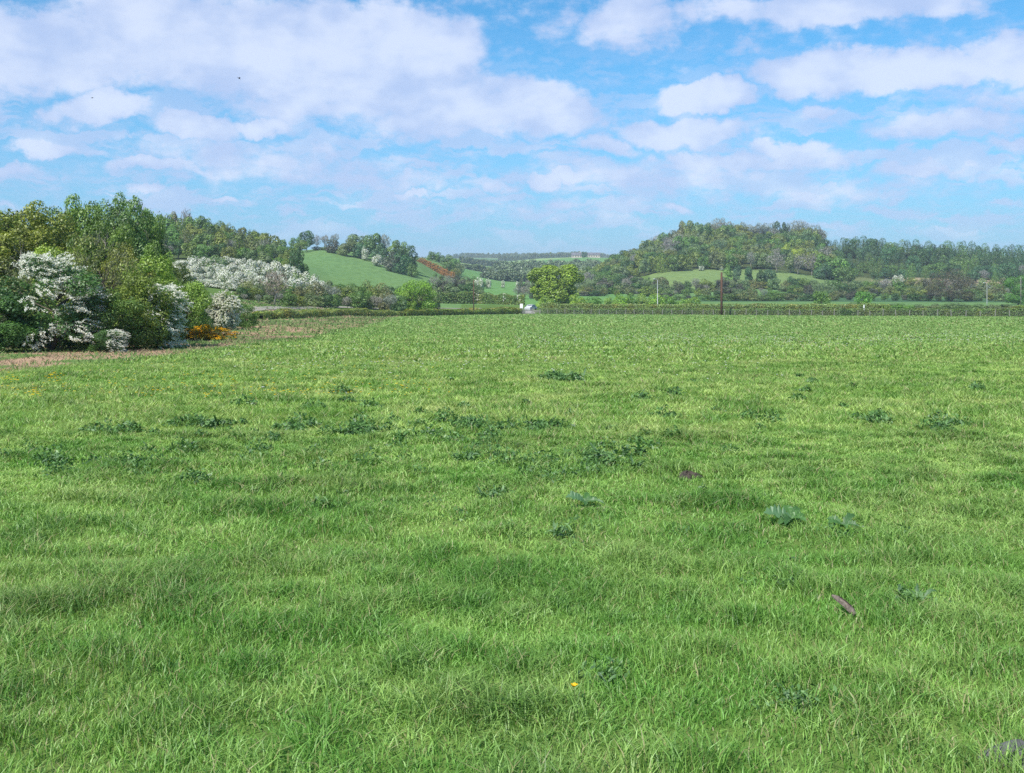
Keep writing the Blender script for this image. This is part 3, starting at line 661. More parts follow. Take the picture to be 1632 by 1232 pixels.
# great bright tree and its neighbours
r = np.random.default_rng(640)
L = np.r_[lobes(r, (0, 0, .60), (.40, .40, .34), 34, .125), lobes(r, (0, 0, .34), (.44, .44, .20), 22, .12)]
reg('great', [('trunk', trunk_mesh(300, .6, .03, 12, .42, sub=3)), ('crown', crown(300, L, 19000, .0165, .7, spread=.3, var=(.3, .35), up=.4))]); KINDNAME['great'] = ('broadleaf_tree', 'tree')
plant('great', 886, 285, 417, 82, BRIGHT, 'great rounded lime green tree, biggest crown in the valley, right of the gate', rz=2.1)
k = [(905, 468, 26), (921, 463, 30), (946, 470, 26), (975, 470, 24), (990, 466, 22), (1004, 463, 26), (1022, 464, 24), (1045, 466, 26), (1066, 467, 24), (1088, 473, 22), (1104, 471, 24), (868, 470, 24), (884, 474, 24)]
for j, (px, top, wp) in enumerate(sorted(k)): plant('shrub', px, 275 + (j % 3) * 3, top, wp, [(.15, .24, .035), FRESH, (.13, .20, .04)][j % 3], f'{["lime", "fresh green", "light green"][j % 3]} bush, {ordw(j)} from the left behind the right-hand lane hedge', 'light green bushes behind the lane hedge')
# scrub at the foot of the right hill
rowplant([('back', 520, 925, 1048, 12, [(925, 432), (1000, 436), (1048, 440)], 22), ('fourth', 490, 925, 1060, 12, [(925, 438), (1000, 440), (1060, 444)], 23)],
         'scrub beside meadow', 'dark scrub at the foot of the right hill', [('round', 4), ('shrub', 2), ('bare', .7)], [(GREYG, 2), (DARK, 1.4), (MID, 2), (PLUM, 1)], 29, 3)
rowplant([('back', 462, 930, 1640, 17, [(930, 444), (1050, 442), (1130, 443), (1200, 443), (1300, 442), (1400, 444), (1632, 440)], 27), ('middle', 447, 925, 1640, 17, [(925, 452), (1200, 454), (1640, 450)], 28), ('front', 430, 930, 1640, 18, [(930, 459), (1640, 459)], 28), ('lowest', 392, 1060, 1640, 19, [(930, 466), (1640, 466)], 26)],
         'right scrub belt', 'scrub belt before the right hill', [('shrub', 4), ('round', 3), ('bare', .7)], [(GREYG, 3), (MID, 2), (BROWN, 1.6), (OLIVE, 1.2), (DARK, 1), (PLUM, 1)], 31, 4)
for px, top, c, lb in [(1160, 424, FRESH, 'slender light green tree, first of the group on the meadow'), (1175, 421, TEAL, 'slender deep green tree, second of the group on the meadow'), (1192, 421, TEAL, 'slender deep green tree, third of the group on the meadow'), (1212, 424, DARK, 'slender dark tree, fourth of the group on the meadow')]:
    plant('column', px, 478, top, 26, c, lb, 'slender trees on the meadow')
for px, top, wp, lb in [(1226, 425, 24, 'rounded deep green tree, rightmost of the group on the meadow'), (1262, 438, 14, 'small dark bush alone at the right of the meadow')]: plant('round', px, 480, top, wp, TEAL, lb, 'slender trees on the meadow')
# wood of the right hill
SK = [(880, 425), (940, 411), (960, 407), (1000, 396), (1030, 381), (1050, 372), (1090, 352), (1120, 347), (1142, 352), (1160, 358), (1200, 361), (1250, 359), (1290, 361), (1312, 370), (1330, 384), (1400, 384)]
BT = [(880, 446), (940, 437), (1000, 420), (1050, 404), (1150, 401), (1250, 401), (1320, 404), (1400, 408)]
def between(f): return [(p, np.interp(p, [a for a, _ in BT], [b for _, b in BT]) * (1 - f) + np.interp(p, [a for a, _ in SK], [b for _, b in SK]) * f) for p in range(880, 1401, 20)]
names = ['lowest', 'second', 'third', 'fourth', 'fifth', 'sixth', 'top']
rr = []
for i, f in enumerate((0, .18, .36, .53, .70, .86, 1.0)):
    rr.append((names[i], 550 + f * 145, [905, 915, 925, 935, 945, 958, 970][i] + 2 * i, [1345, 1340, 1335, 1325, 1318, 1312, 1306][i], [17, 17, 17, 16, 16, 15.5, 15][i], between(f if f < 1 else .99), 27))
rowplant(rr, 'right hill wood', 'trees of the right hill wood', [('broad', 4), ('round', 4), ('bare', .55), ('conifer', .15)], [(OLIVE, 2.6), (MID, 3), (GREYG, 2), (DARK, 1.2), (BROWN, 1.0), (YGREEN, .12)], 37, 3.5)
for j, (px, top) in enumerate([(1146, 343), (1162, 350), (1184, 351), (1196, 354), (1212, 351), (1224, 352), (1270, 347), (1282, 351), (1298, 354), (1308, 362)]):
    plant('bare', px, 690, top, 26, LILAC, f'tall pale leafless tree, {ordw(j)} from the left along the top of the right hill', 'leafless trees on the right hill top')
for px, top, lb in [(1239, 349, 'dark ivy covered tree in a gap between leafless trees on the right hill top'), (1250, 351, 'dark leafy tree right of the ivy covered one on the right hill top')]: plant('round', px, 690, top, 16, DARK, lb)
for px, y, top, wp, lb in [(1082, 548, 420, 12, 'white flowering tree at the lower left edge of the right hill wood'), (1118, 545, 422, 9, 'white flowering tree above the left half of the meadow'), (1150, 545, 423, 6, 'small white flowering tree above the middle of the meadow'), (1262, 548, 420, 6, 'small pale flowering tree above the right end of the meadow'), (1426, 548, 437, 9, 'white flowering tree at the foot of the conifer wood'), (1436, 545, 436, 9, 'second white flowering tree at the foot of the conifer wood')]:
    plant('blossom', px, y, top, wp, MID, lb, 'white trees at the edges of the right hand woods')
# conifer wood at the right
SKC = [(1320, 385), (1345, 378), (1365, 375), (1400, 378), (1440, 383), (1500, 384), (1560, 387), (1632, 393), (1700, 396)]
def bet2(f): return [(p, 428 * (1 - f) + np.interp(p, [a for a, _ in SKC], [b for _, b in SKC]) * f) for p in range(1320, 1701, 20)]
rr = [(n_, y_, p0, 1690, st, bet2(f), wp) for n_, y_, p0, st, f, wp in [('lowest', 575, 1330, 16, 0, 28), ('second', 600, 1328, 15, .25, 28), ('third', 630, 1326, 14, .5, 28), ('fourth', 665, 1326, 13, .78, 26), ('top', 690, 1322, 10.5, .98, 25)]]
rowplant(rr[:2], 'right conifer wood', 'trees of the conifer wood', [('round', 3), ('broad', 1), ('conifer', 2), ('bare', .3)], [(MID, 3), (TEAL, 2), (DARK, 2), (FRESH, .5)], 41, 4)
rowplant(rr[2:], 'right conifer wood', 'trees of the conifer wood', [('conifer', 4), ('round', 3)], [(TEAL, 3), (DARK, 3), (MID, 1.5)], 43, 1.8)
for px, y, top, wp, c, k_, lb in [(1335, 545, 404, 40, FRESH, 'round', 'fresh green tree low at the join of the two right woods'), (1310, 540, 416, 30, TEAL, 'round', 'deep green tree at the right corner of the meadow'), (1350, 535, 420, 34, MID, 'round', 'mid green tree right of the meadow corner')]: plant(k_, px, y, top, wp, c, lb, 'trees at the meadow corner')
plant('twiggy', 1515, 385, 421, 78, (.085, .075, .04), 'big brownish half-leafed tree standing out before the conifer wood', None, name='broadleaf_tree')
plant('bush', 1622, 330, 433, 46, (.065, .14, .03), 'mid green tree at the right edge of the picture by the thin pole', None, name='broadleaf_tree')
plant('pine', 1310, 262, 463, 30, FRESH, 'flat topped green tree, left one of two behind the lane hedge', 'flat topped trees')
plant('pine', 1376, 240, 463, 32, (.09, .19, .04), 'flat topped green tree on a short trunk, right one of two', 'flat topped trees')
plant('shrub', 1348, 192, 488, 16, DARK, 'dark rounded bush poking above the fence hedge')
rowplant([('only', 232, 1360, 1640, 21, [(1360, 482), (1640, 484)], 34)], 'behind fence hedge', 'low shrubs behind the fence hedge', [('shrub', 1)], [(OLIVE, 1), (GREYG, 2), (FRESH, 1)], 47, 2)

# ------------------------------------------------------------------ hedges
def hedge(P, wd, h, label, col, seed, dens=26, s=.14, group=None, top_var=.1, blossom=0, cut=None):
    Q = resample(P, 1.0); T_ = np.gradient(Q, axis=0); T_ /= np.linalg.norm(T_, axis=1)[:, None]; N_ = np.stack([-T_[:, 1], T_[:, 0]], -1)
    r = np.random.default_rng(seed); n = int(len(Q) * dens * (2 * h + wd)); i = r.integers(0, len(Q) - 1, n); f = r.random(n)
    B = Q[i] + (Q[i + 1] - Q[i]) * f[:, None]; side = r.random(n) * (2 * h + wd)
    hh = h * (1 + top_var * (vn(B[:, 0], B[:, 1], 2.5, seed) * 2 - 1))
    off = np.where(side < h, -.5 * wd, np.where(side < 2 * h, .5 * wd, (side - 2 * h) - .5 * wd)) * (.88 + .16 * r.random(n))
    zz = np.where(side < h, side / h * hh, np.where(side < 2 * h, (side - h) / h * hh, hh)) + r.normal(size=n) * .05
    P3 = np.stack([B[:, 0] + N_[i, 0] * off, B[:, 1] + N_[i, 1] * off, gz(B[:, 0], B[:, 1]) + zz], -1)
    nn = np.stack([N_[i, 0] * np.sign(off), N_[i, 1] * np.sign(off), np.where(side > 2 * h, 1.5, .3)], -1) + rdir(r, n) * .9
    c = Q.mean(0); zc0 = zf(*c); org = np.array([c[0], c[1], zc0])
    V, Fq = quads(P3 - org, nn, r, s, .7)
    o = thing('hedge', label, 'hedge', tuple(org), group=group)
    obj('foliage', mesh_np('foliage', V, Fq, M_HEDGE, np.clip(r.random(n) * .8 + .4 * (vn(B[:, 0], B[:, 1], 1.3, seed + 2) - .4), 0, 1)), o, color=tuple(c_ * 2.1 for c_ in col))
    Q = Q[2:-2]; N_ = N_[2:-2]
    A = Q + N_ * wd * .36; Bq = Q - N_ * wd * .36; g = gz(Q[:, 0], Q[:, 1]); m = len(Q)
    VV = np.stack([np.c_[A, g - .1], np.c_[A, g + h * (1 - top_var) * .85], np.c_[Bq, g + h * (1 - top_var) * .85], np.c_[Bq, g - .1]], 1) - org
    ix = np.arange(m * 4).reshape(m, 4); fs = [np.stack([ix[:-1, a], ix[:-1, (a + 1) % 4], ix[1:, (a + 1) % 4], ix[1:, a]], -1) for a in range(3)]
    obj('dark_core', mesh_np('dark_core', VV.reshape(-1, 3), np.concatenate(fs), M_CORE), o)  # solid dark filler added inside so the leaves don't leak light
    if blossom:
        k_ = np.where((vn(B[:, 0], B[:, 1], 2.2, seed + 5) > .62) & (zz > h * .35))[0][:blossom]
        V, Fq = quads(P3[k_] * 1.0 - org + np.array([0, -.12, .05]), nn[k_], r, s * .8, .8); obj('blossom', mesh_np('blossom', V, Fq, M_BLOS, r.random(len(k_))), o)
    return o
hedge([(X(858, 243), 243), (X(1160, 213), 213), (X(1400, 192.5), 192.5), (X(1720, 171), 171)], 1.2, 1.3, 'long clipped hedge with brown patches just behind the post and wire fence', (.058, .098, .026), 1, 60, .11)
hedge([(X(862, 262), 262), (X(1160, 240), 240), (X(1420, 214), 214)], 1.4, 1.95, 'taller russet-tinged hedge on the far side of the right-hand lane', (.09, .125, .034), 2, 36, .15)
hedge([(X(833, 243), 243), (X(740, 215), 215), (X(640, 184), 184)], 1.4, 1.1, 'hedge running left from the gate along the field end', (.10, .14, .032), 3, 60, .12, top_var=.45)
hedge([(X(636, 183), 183), (X(520, 150), 150), (X(405, 122), 122)], 1.6, .95, 'ragged low hedge above the dead grass, left of the gate hedge', (.12, .15, .045), 4, 60, .12, top_var=.5)
hedge([(X(826, 255), 255), (X(770, 246), 246), (X(690, 228), 228)], 2.2, 1.0, 'brownish bank of growth between the gate hedge and the lane', (.15, .15, .05), 5, 40, .14, top_var=.4)
hedge([(X(836, 305), 305), (X(760, 308), 308), (X(690, 300), 300)], 2.2, 3.1, 'tall dark hedge with a few white blossoms beyond the lane bend', (.075, .12, .032), 6, 34, .2, blossom=160, top_var=.2)
for j, (p0, p1, y, h_) in enumerate([(738, 800, 1000, 4), (735, 800, 1400, 6), (795, 960, 2050, 8), (735, 1000, 2560, 9)]):
    hedge([(X(p0, y), y), (X(p1, y * 1.03), y * 1.03)], 8, h_, f'thin line of distant hedge, {ordw(j)} field boundary up the far valley', (.06, .09, .035), 20 + j, 3, 1.6, group='far field boundaries', top_var=.5)
# the far ridge's woodland reads as one mass
r = np.random.default_rng(5); n = 9000
px_ = r.uniform(640, 1060, n); y_ = r.uniform(2900, 3500, n); x_ = X(px_, y_); hm = 3 + 9 * vn(x_, y_, 60, 4) ** 2
V, Fq = quads(np.stack([x_, y_, gz(x_, y_) + hm * r.random(n)], -1), rdir(r, n) + np.array([0, -.5, .5]), r, 4.5, .7)
obj('distant_woods', mesh_np('distant_woods', V, Fq, leafmat('far_leaf', (.09, .13, .07)), r.random(n)), kind='stuff', label='hazy blue woodland along the farthest ridge', category='woodland')
rowplant([('only', 2750, 725, 800, 9, [(725, 402), (760, 405), (800, 405)], 11)], 'blue trees on the far ridge', 'single trees on the far ridge', [('round', 1)], [(DARK, 1)], 53, 2)

# ------------------------------------------------------------------ buildings on the skyline
M_WALL = plain('stone_wall', (.50, .42, .36), .9, .3, .2); M_ROOF = plain('slate_roof', (.16, .155, .165), .8, .4, .3); M_DARKW = plain('window_glass', (.03, .035, .04), .2, 1, .2)
def house(px0, px1, y, row_e, row_r, label, win=4, chim=True):
    x0, x1 = X(px0, y), X(px1, y); xc = (x0 + x1) / 2; g = zf(xc, y) - 1.0; ze = zr(row_e, y) - g; zt = zr(row_r, y) - g; wd = (x1 - x0) / 2; dp = 5
    o = thing('farm_building', label, 'building', (xc, y, g), group='buildings on the skyline')
    b = MB(); b.box(-wd, wd, -dp, dp, -2, ze); b.poly([(-wd, -dp, ze), (-wd, dp, ze), (-wd, 0, zt - .3)]); b.poly([(wd, dp, ze), (wd, -dp, ze), (wd, 0, zt - .3)]); obj('wall', b.mesh('wall', M_WALL), o)
    b = MB(); e = .5
    for s_ in (-1, 1):
        b.poly([(-wd - e, s_ * (dp + e), ze - .2), (wd + e, s_ * (dp + e), ze - .2), (wd + e, 0, zt), (-wd - e, 0, zt)][::s_]); b.poly([(-wd - e, s_ * (dp + e), ze - .4), (wd + e, s_ * (dp + e), ze - .4), (wd + e, 0, zt - .25), (-wd - e, 0, zt - .25)][::-s_])
    rf = obj('roof', b.mesh('roof', M_ROOF), o)
    if chim: b = MB(); b.box(wd * .6, wd * .6 + 1.2, -.6, .6, zt - 1, zt + 1.4); obj('chimney', b.mesh('chimney', M_WALL), rf)
    for j in range(win):
        xx = -wd + (j + .5) * 2 * wd / win; b = MB(); b.box(xx - .6, xx + .6, -dp - .06, -dp + .1, ze * .45, ze * .45 + 1.5); obj('window', b.mesh('window', M_DARKW), o)
house(911, 927, 1480, 406.5, 402.5, 'pale pinkish farm building on the far skyline, left of two', 4)
house(937, 956, 1490, 406, 402.5, 'long dark roofed building on the far skyline, right of two', 5, False)
plant('round', 931, 1470, 400, 9, DARK, 'dark tree between the two skyline buildings')

# ------------------------------------------------------------------ fence, gate, poles, vehicles
M_POST = plain('weathered_post', (.25, .24, .21), .9, 6, .35, bump=.4); M_WIRE = plain('wire', (.35, .36, .36), .5, 5, .2, metal=.6)
M_WHITE = plain('white_paint', (.80, .80, .78), .6, 3, .08); M_GALV = plain('galvanised_gate', (.40, .42, .43), .5, 4, .2, metal=.4)
M_RUST = plain('creosoted_pole', (.12, .065, .045), .9, 3, .4, bump=.4); M_STEEL = plain('lamp_steel', (.36, .38, .39), .5, 3, .1, metal=.2)
FP = resample([(X(860, 240.5), 240.5), (X(1160, 210.5), 210.5), (X(1400, 190), 190), (X(1720, 168.5), 168.5)], 2.4)
fo = thing('post_and_wire_fence', 'long fence of pale wooden posts and wire before the clipped hedge', 'fence', (FP[0][0], FP[0][1], zf(*FP[0])))
tops = []
def postmesh(s_, h_):
    r_ = random.Random(s_); b = MB(); tx, ty = r_.uniform(-.12, .12), r_.uniform(-.1, .1); b.tube([(0, 0, -.2), (tx * .5, ty * .5, h_ * .5), (tx, ty, h_ - .03), (tx, ty, h_ + .02)], [.075, .07, .07, .045], 8); return b.mesh('post', M_POST, False)
pm = [postmesh(s_, h_) for s_, h_ in enumerate((1.1, 1.2, 1.28, 1.0))]
for j, (x, y) in enumerate(FP):
    p = obj('post', pm[(j * 7) % 4], fo); p.location = (x - FP[0][0] + .25 * math.sin(j * 12.9), y - FP[0][1], zf(x, y) - zf(*FP[0]))
for hz in (.25, .5, .75, 1.0):
    b = MB(); b.tube([(x - FP[0][0], y - FP[0][1] - .08, zf(x, y) - zf(*FP[0]) + hz) for x, y in FP], [.006] * len(FP), 4, False); obj('wire', b.mesh('wire', M_WIRE), fo)
gx, gy = X(840, 241), 241; g0 = zf(gx, gy)
go = thing('field_gate', 'grey metal bar gate closing the gap between the two field hedges', 'gate', (gx, gy, g0))
for j in range(6): b = MB(); b.tube([(-1.25, 0, .18 + j * .2), (1.25, 0, .18 + j * .2)], [.026, .026], 8); obj('bar', b.mesh('bar', M_GALV), go)
for xx in (-1.25, 0, 1.25): b = MB(); b.tube([(xx, -.03, .12), (xx, -.03, 1.24)], [.028, .028], 8); obj('stile', b.mesh('stile', M_GALV), go)
b = MB(); b.tube([(-1.25, .03, .2), (1.25, .03, 1.15)], [.02, .02], 6); obj('brace', b.mesh('brace', M_GALV), go)
for xx, lb in ((-1.45, 'pale square gatepost on the left of the field gate'), (1.45, 'pale square gatepost on the right of the field gate')):
    o = thing('gatepost', lb, 'gatepost', (gx + xx, gy, zf(gx + xx, gy)), group='gateposts'); b = MB(); b.box(-.1, .1, -.1, .1, -.2, 1.35); obj('shaft', b.mesh('shaft', M_POST), o)
    b = MB(); b.box(-.13, .13, -.13, .13, 1.353, 1.42); obj('cap', b.mesh('cap', M_POST), o)
so_ = thing('roadside_sign', 'tall white notice board on a brown post left of the gate', 'sign', (X(831, 244), 244, zf(X(831, 244), 244)))
b = MB(); b.tube([(0, 0, -.2), (0, 0, 1.5)], [.06, .055], 8); obj('post', b.mesh('post', M_RUST), so_)
b = MB(); b.box(-.36, .36, -.12, -.07, 1.25, 2.35); obj('board', b.mesh('board', M_WHITE), so_)
b = MB(); b.box(-.40, .40, -.068, -.05, 1.2, 2.4); obj('frame', b.mesh('frame', M_POST), so_)
o = thing('wooden_rail', 'low weathered wooden rail fence just right of the gate', 'fence', (X(853, 239), 239, zf(X(853, 239), 239)))
for xx in (-.8, .2, 1.2): b = MB(); b.box(xx - .06, xx + .06, -.06, .06, -.2, 1.0); obj('post', b.mesh('post', M_POST), o)
for zz in (.45, .8): b = MB(); b.box(-.9, 1.3, -.1, -.065, zz, zz + .12); obj('rail', b.mesh('rail', M_POST), o)
def pole(px, y, top, rad, mat, label, arm=True, name='utility_pole'):
    x = X(px, y); g = zf(x, y); h = zr(top, y) - g; o = thing(name, label, 'pole', (x, y, g))
    b = MB(); b.tube([(0, 0, -.3), (0, 0, h * .5), (0, 0, h)], [rad, rad * .88, rad * .75], 10); obj('shaft', b.mesh('shaft', mat, True), o)
    if arm:
        b = MB(); b.box(-.5, .5, -rad - .1, -rad * .7, h - .55, h - .43); ar = obj('crossarm', b.mesh('crossarm', mat), o)
        for xx in (-.4, .4): b = MB(); b.tube([(xx, -rad - .02, h - .43), (xx, -rad - .02, h - .3)], [.035, .05], 8); obj('insulator', b.mesh('insulator', M_WHITE), ar)
    return o, h
pole(1150, 208, 434, .26, M_RUST, 'thick dark red-brown wooden pole rising from the fence hedge', False)
pole(755, 232, 446, .13, M_RUST, 'thin brown wooden pole in the hedge left of the gate', False)
pole(1627, 300, 441, .11, M_POST, 'thin grey pole before the tree at the right picture edge', False)
def lamp(px, y, top, rad, label):
    x = X(px, y); g = zf(x, y); h = zr(top, y) - g; o = thing('street_lamp', label, 'lamp post', (x, y, g), group='lamp posts along the lane')
    b = MB(); b.tube([(0, 0, -.2), (0, 0, 1.2), (0, 0, 1.25), (0, 0, h)], [rad * 1.4, rad * 1.4, rad, rad * .6], 10); obj('post', b.mesh('post', M_STEEL, True), o)
    b = MB(); b.tube([(0, 0, h - .05), (-.15, 0, h + .12), (-.6, 0, h + .2)], [.04, .035, .03], 8); obj('arm', b.mesh('arm', M_STEEL, True), o)
    b = MB(); b.tube([(-.5, 0, h + .2), (-.75, 0, h + .23), (-1.15, 0, h + .2), (-1.2, 0, h + .2)], [.05, .13, .11, .03], 10); obj('lantern', b.mesh('lantern', M_STEEL, True), o)
lamp(1048, 268, 446, .11, 'pale steel lamp post behind the lane hedge, left of the thick brown pole'); lamp(1573, 300, 452, .07, 'thin pale lamp post right of the big brownish tree')
o = thing('marker_post', 'short white marker post under the right flat topped tree', 'post', (X(1377, 214), 214, zf(X(1377, 214), 214))); b = MB(); b.tube([(0, 0, -.1), (0, 0, 1.9), (0, 0, 1.95)], [.12, .12, .06], 8); obj('shaft', b.mesh('shaft', M_WHITE), o)
def car(px, y, rz, col, label, hgt=1.45, van=False):
    x = X(px, y); o = thing('parked_car' if not van else 'parked_van', label, 'car' if not van else 'van', (x, y, zf(x, y) + .08), rz)
    mp = plain('car_paint', col, .3, 2, .08, spec=.6); mg = plain('car_glass', (.03, .04, .05), .08, 2, .1, spec=.8); mt = plain('tyre_rubber', (.02, .02, .02), .9, 4, .2)
    prof = [(-2.1, .3), (-2.15, .75), (-1.9, .92), (-1.2, .98), (-.6, hgt), (.9, hgt), (1.65, 1.0), (2.05, .93), (2.12, .5), (2.1, .3)] if not van else [(-2.3, .3), (-2.35, .8), (-1.95, 1.15), (-1.35, hgt), (2.3, hgt), (2.35, .9), (2.35, .3)]
    b = MB(); n = len(prof)
    for s_ in (-.8, .8):
        b.v += [(p[0], s_ * (1 if p[1] < 1.0 else .84), p[1]) for p in prof]
    b.f.append(tuple(range(n))[::-1]); b.f.append(tuple(range(n, 2 * n)))
    for i_ in range(n): b.f.append((i_, (i_ + 1) % n, n + (i_ + 1) % n, n + i_))
    obj('body', b.mesh('body', mp), o)
    for s_ in (-1, 1):
        b = MB(); b.poly([(-1.0, s_ * .80, 1.0), (-.55, s_ * .70, hgt - .1), (.85, s_ * .70, hgt - .1), (1.4, s_ * .80, 1.02)]); obj('side_window', b.mesh('side_window', mg), o)
        for xx in (-1.35, 1.35):
            b = MB(); b.tube([(xx, s_ * .72, .32), (xx, s_ * .84, .32)], [.32, .32], 16); obj('wheel', b.mesh('wheel', mt), o)
    b = MB(); b.poly([(-1.14, -.66, 1.03), (-1.14, .66, 1.03), (-.66, .6, hgt - .05), (-.66, -.6, hgt - .05)]); obj('windscreen', b.mesh('windscreen', mg), o)
car(876, 287, .15, (.02, .06, .30), 'blue parked car with its roof just showing over the hedge', 1.55)
car(846, 262, 1.1, (.50, .51, .53), 'pale parked car on the lane just behind the gate', 1.5)

# ------------------------------------------------------------------ birds
M_BIRD = plain('dark_feathers', (.03, .03, .035), .7, 8, .3)
def bird(px, row, y, span, label, roll, flap):
    o = thing('bird', label, 'bird', (X(px, y), y, zr(row, y))); o.rotation_euler = (0, roll, .6)
    b = MB(); b.tube([(-.16, 0, 0), (-.1, 0, .005), (0, 0, 0), (.09, 0, .01), (.14, 0, .02), (.19, 0, .015)], [.012, .03, .042, .03, .024, .004], 8)
    s_ = span / 2
    for q_ in (-1, 1):
        up = [(.05, 0, .01), (.07, q_ * s_ * .45, flap), (.0, q_ * s_, flap * .8), (-.06, q_ * s_ * .5, flap * .9), (-.06, 0, .01)]
        n = len(up); k_ = len(b.v); b.v += up + [(a_, c_, d_ - .008) for a_, c_, d_ in up]; b.f.append(tuple(range(k_, k_ + n))); b.f.append(tuple(range(k_ + n, k_ + 2 * n))[::-1])
        for i_ in range(n): b.f.append((k_ + i_, k_ + n + i_, k_ + n + (i_ + 1) % n, k_ + (i_ + 1) % n))
    b.poly([(-.14, -.02, 0), (-.26, -.05, 0), (-.26, .05, 0), (-.14, .02, 0)]); obj('body', b.mesh('body', M_BIRD), o)
bird(381, 125, 110, .5, 'small dark bird flying high under the big cloud', .5, .12); bird(147, 156, 150, 1.1, 'thin gliding bird in front of the small left cloud', .05, .03)

# ------------------------------------------------------------------ grass of the field: blades, one object
def blades(seed, y0, y1, n, wf, hf, segs, margin=3., xf=None, lean=(.4, 1.7), dry=.05):
    r = np.random.default_rng(seed)
    pw = r.random(n); y = np.sqrt(y0 ** 2 + (y1 ** 2 - y0 ** 2) * pw)
    half = .515 * y + margin; x = r.uniform(-1, 1, n) * half
    if xf is not None: k_ = xf(x, y, r); x, y = x[k_], y[k_]
    k_ = r.random(len(x)) < .45 + .75 * vn(x, y, .45, 31); x, y = x[k_], y[k_]
    n = len(x); z = gz(x, y) - .006
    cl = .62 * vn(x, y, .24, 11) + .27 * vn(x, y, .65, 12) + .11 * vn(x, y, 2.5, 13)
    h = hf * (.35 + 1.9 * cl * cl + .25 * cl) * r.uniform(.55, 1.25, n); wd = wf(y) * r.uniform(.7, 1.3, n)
    th = 6.28 * (vn(x, y, 1.3, 14) * .6 + .42 * r.normal(size=n)) + .6; ln = r.uniform(*lean, n) * (.7 + .7 * vn(x, y, .8, 15))
    dx, dy = np.cos(th), np.sin(th); ph = r.uniform(0, 6.28, n); sx, sy = np.cos(ph), np.sin(ph)
    P = np.stack([x, y, z], -1); Dv = np.stack([dx, dy, 0 * dx], -1); Sv = np.stack([sx, sy, 0 * sx], -1) * wd[:, None] * .5; Uz = np.array([0, 0, 1.])
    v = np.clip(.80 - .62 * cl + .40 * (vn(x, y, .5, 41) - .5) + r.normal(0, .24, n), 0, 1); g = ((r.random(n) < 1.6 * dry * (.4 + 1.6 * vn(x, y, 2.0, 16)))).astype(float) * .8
    if segs == 1:
        tip = P + Dv * (ln * h)[:, None] + Uz * h[:, None]
        V = np.stack([P - Sv, P + Sv, tip], 1).reshape(-1, 3); Fq = np.arange(3 * n).reshape(n, 3); return V, Fq, v, g
    a = P + Dv * (ln * h * .28)[:, None] + Uz * (h * .55)[:, None]; tip = P + Dv * (ln * h)[:, None] + Uz * (h * (1 - .18 * ln))[:, None]
    V = np.stack([P - Sv * .8, P + Sv * .8, a - Sv, a + Sv, tip], 1).reshape(-1, 3)
    b_ = np.arange(n)[:, None] * 5; Fq = np.stack([b_ + [0, 1, 3], b_ + [0, 3, 2], b_ + [2, 3, 4]], 1).reshape(-1, 3)
    return V, Fq, np.repeat(v, 3), np.repeat(g, 3)
def outview(x, y, r): return infield(x, y, r) & (np.abs(x) > .515 * y + .8)
def infield(x, y, r):
    lim = np.interp(CX + F * x / np.maximum(y, 8), [-400, 0, 300, 410, 520, 640, 840, 860, 1632, 2000], [36, 36, 75, 118, 150, 186, 244, 240, 176, 168])
    return (x > edge_x(y) + 1.0 * (r.random(len(x)) - .5)) & (y < lim)
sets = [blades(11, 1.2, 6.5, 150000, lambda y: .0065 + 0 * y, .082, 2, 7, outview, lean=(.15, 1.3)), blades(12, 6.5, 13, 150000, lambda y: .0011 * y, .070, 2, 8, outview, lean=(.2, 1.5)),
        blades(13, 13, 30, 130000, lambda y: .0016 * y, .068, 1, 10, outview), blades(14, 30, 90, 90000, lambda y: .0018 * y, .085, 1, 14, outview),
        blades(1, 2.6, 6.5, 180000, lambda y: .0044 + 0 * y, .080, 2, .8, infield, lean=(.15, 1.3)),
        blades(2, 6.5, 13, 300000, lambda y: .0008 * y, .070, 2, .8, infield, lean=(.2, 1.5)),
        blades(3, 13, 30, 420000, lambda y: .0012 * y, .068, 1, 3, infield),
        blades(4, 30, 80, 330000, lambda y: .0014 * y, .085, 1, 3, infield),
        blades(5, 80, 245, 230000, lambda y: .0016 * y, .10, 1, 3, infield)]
def join(sets, name, mat):
    o = 0; Vs, Fs = [], []
    for V, Fq, v, g in sets: Vs.append(V); Fs.append(Fq + o); o += len(V)
    return mesh_np(name, np.concatenate(Vs), np.concatenate(Fs), mat, np.concatenate([s[2] for s in sets]), 3, np.concatenate([s[3] for s in sets]))
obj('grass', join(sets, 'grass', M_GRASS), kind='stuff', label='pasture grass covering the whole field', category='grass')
def roughmat():
    m, t = newmat('rough_grass'); p = t.n('ShaderNodeNewGeometry').outputs['Position']
    n = t.noise(t.v('MULTIPLY', p, (1, .6, 0)), .42, 4, .6); v = t.n('ShaderNodeAttribute', attribute_name='v').outputs['Fac']
    c = t.mix(t.step(n, .48, .60), (.19, .30, .10), (.42, .31, .21)); c = t.mix(v, t.mix(1., c, (.6, .62, .6), 'MULTIPLY'), c)
    d = t.n('ShaderNodeBsdfDiffuse'); t.l(c, d.inputs[0]); tr = t.n('ShaderNodeBsdfTranslucent'); t.l(c, tr.inputs[0])
    m1 = t.n('ShaderNodeMixShader'); m1.inputs[0].default_value = .25; t.l(d.outputs[0], m1.inputs[1]); t.l(tr.outputs[0], m1.inputs[2])
    o = t.n('ShaderNodeOutputMaterial'); t.l(m1.outputs[0], o.inputs[0]); return m
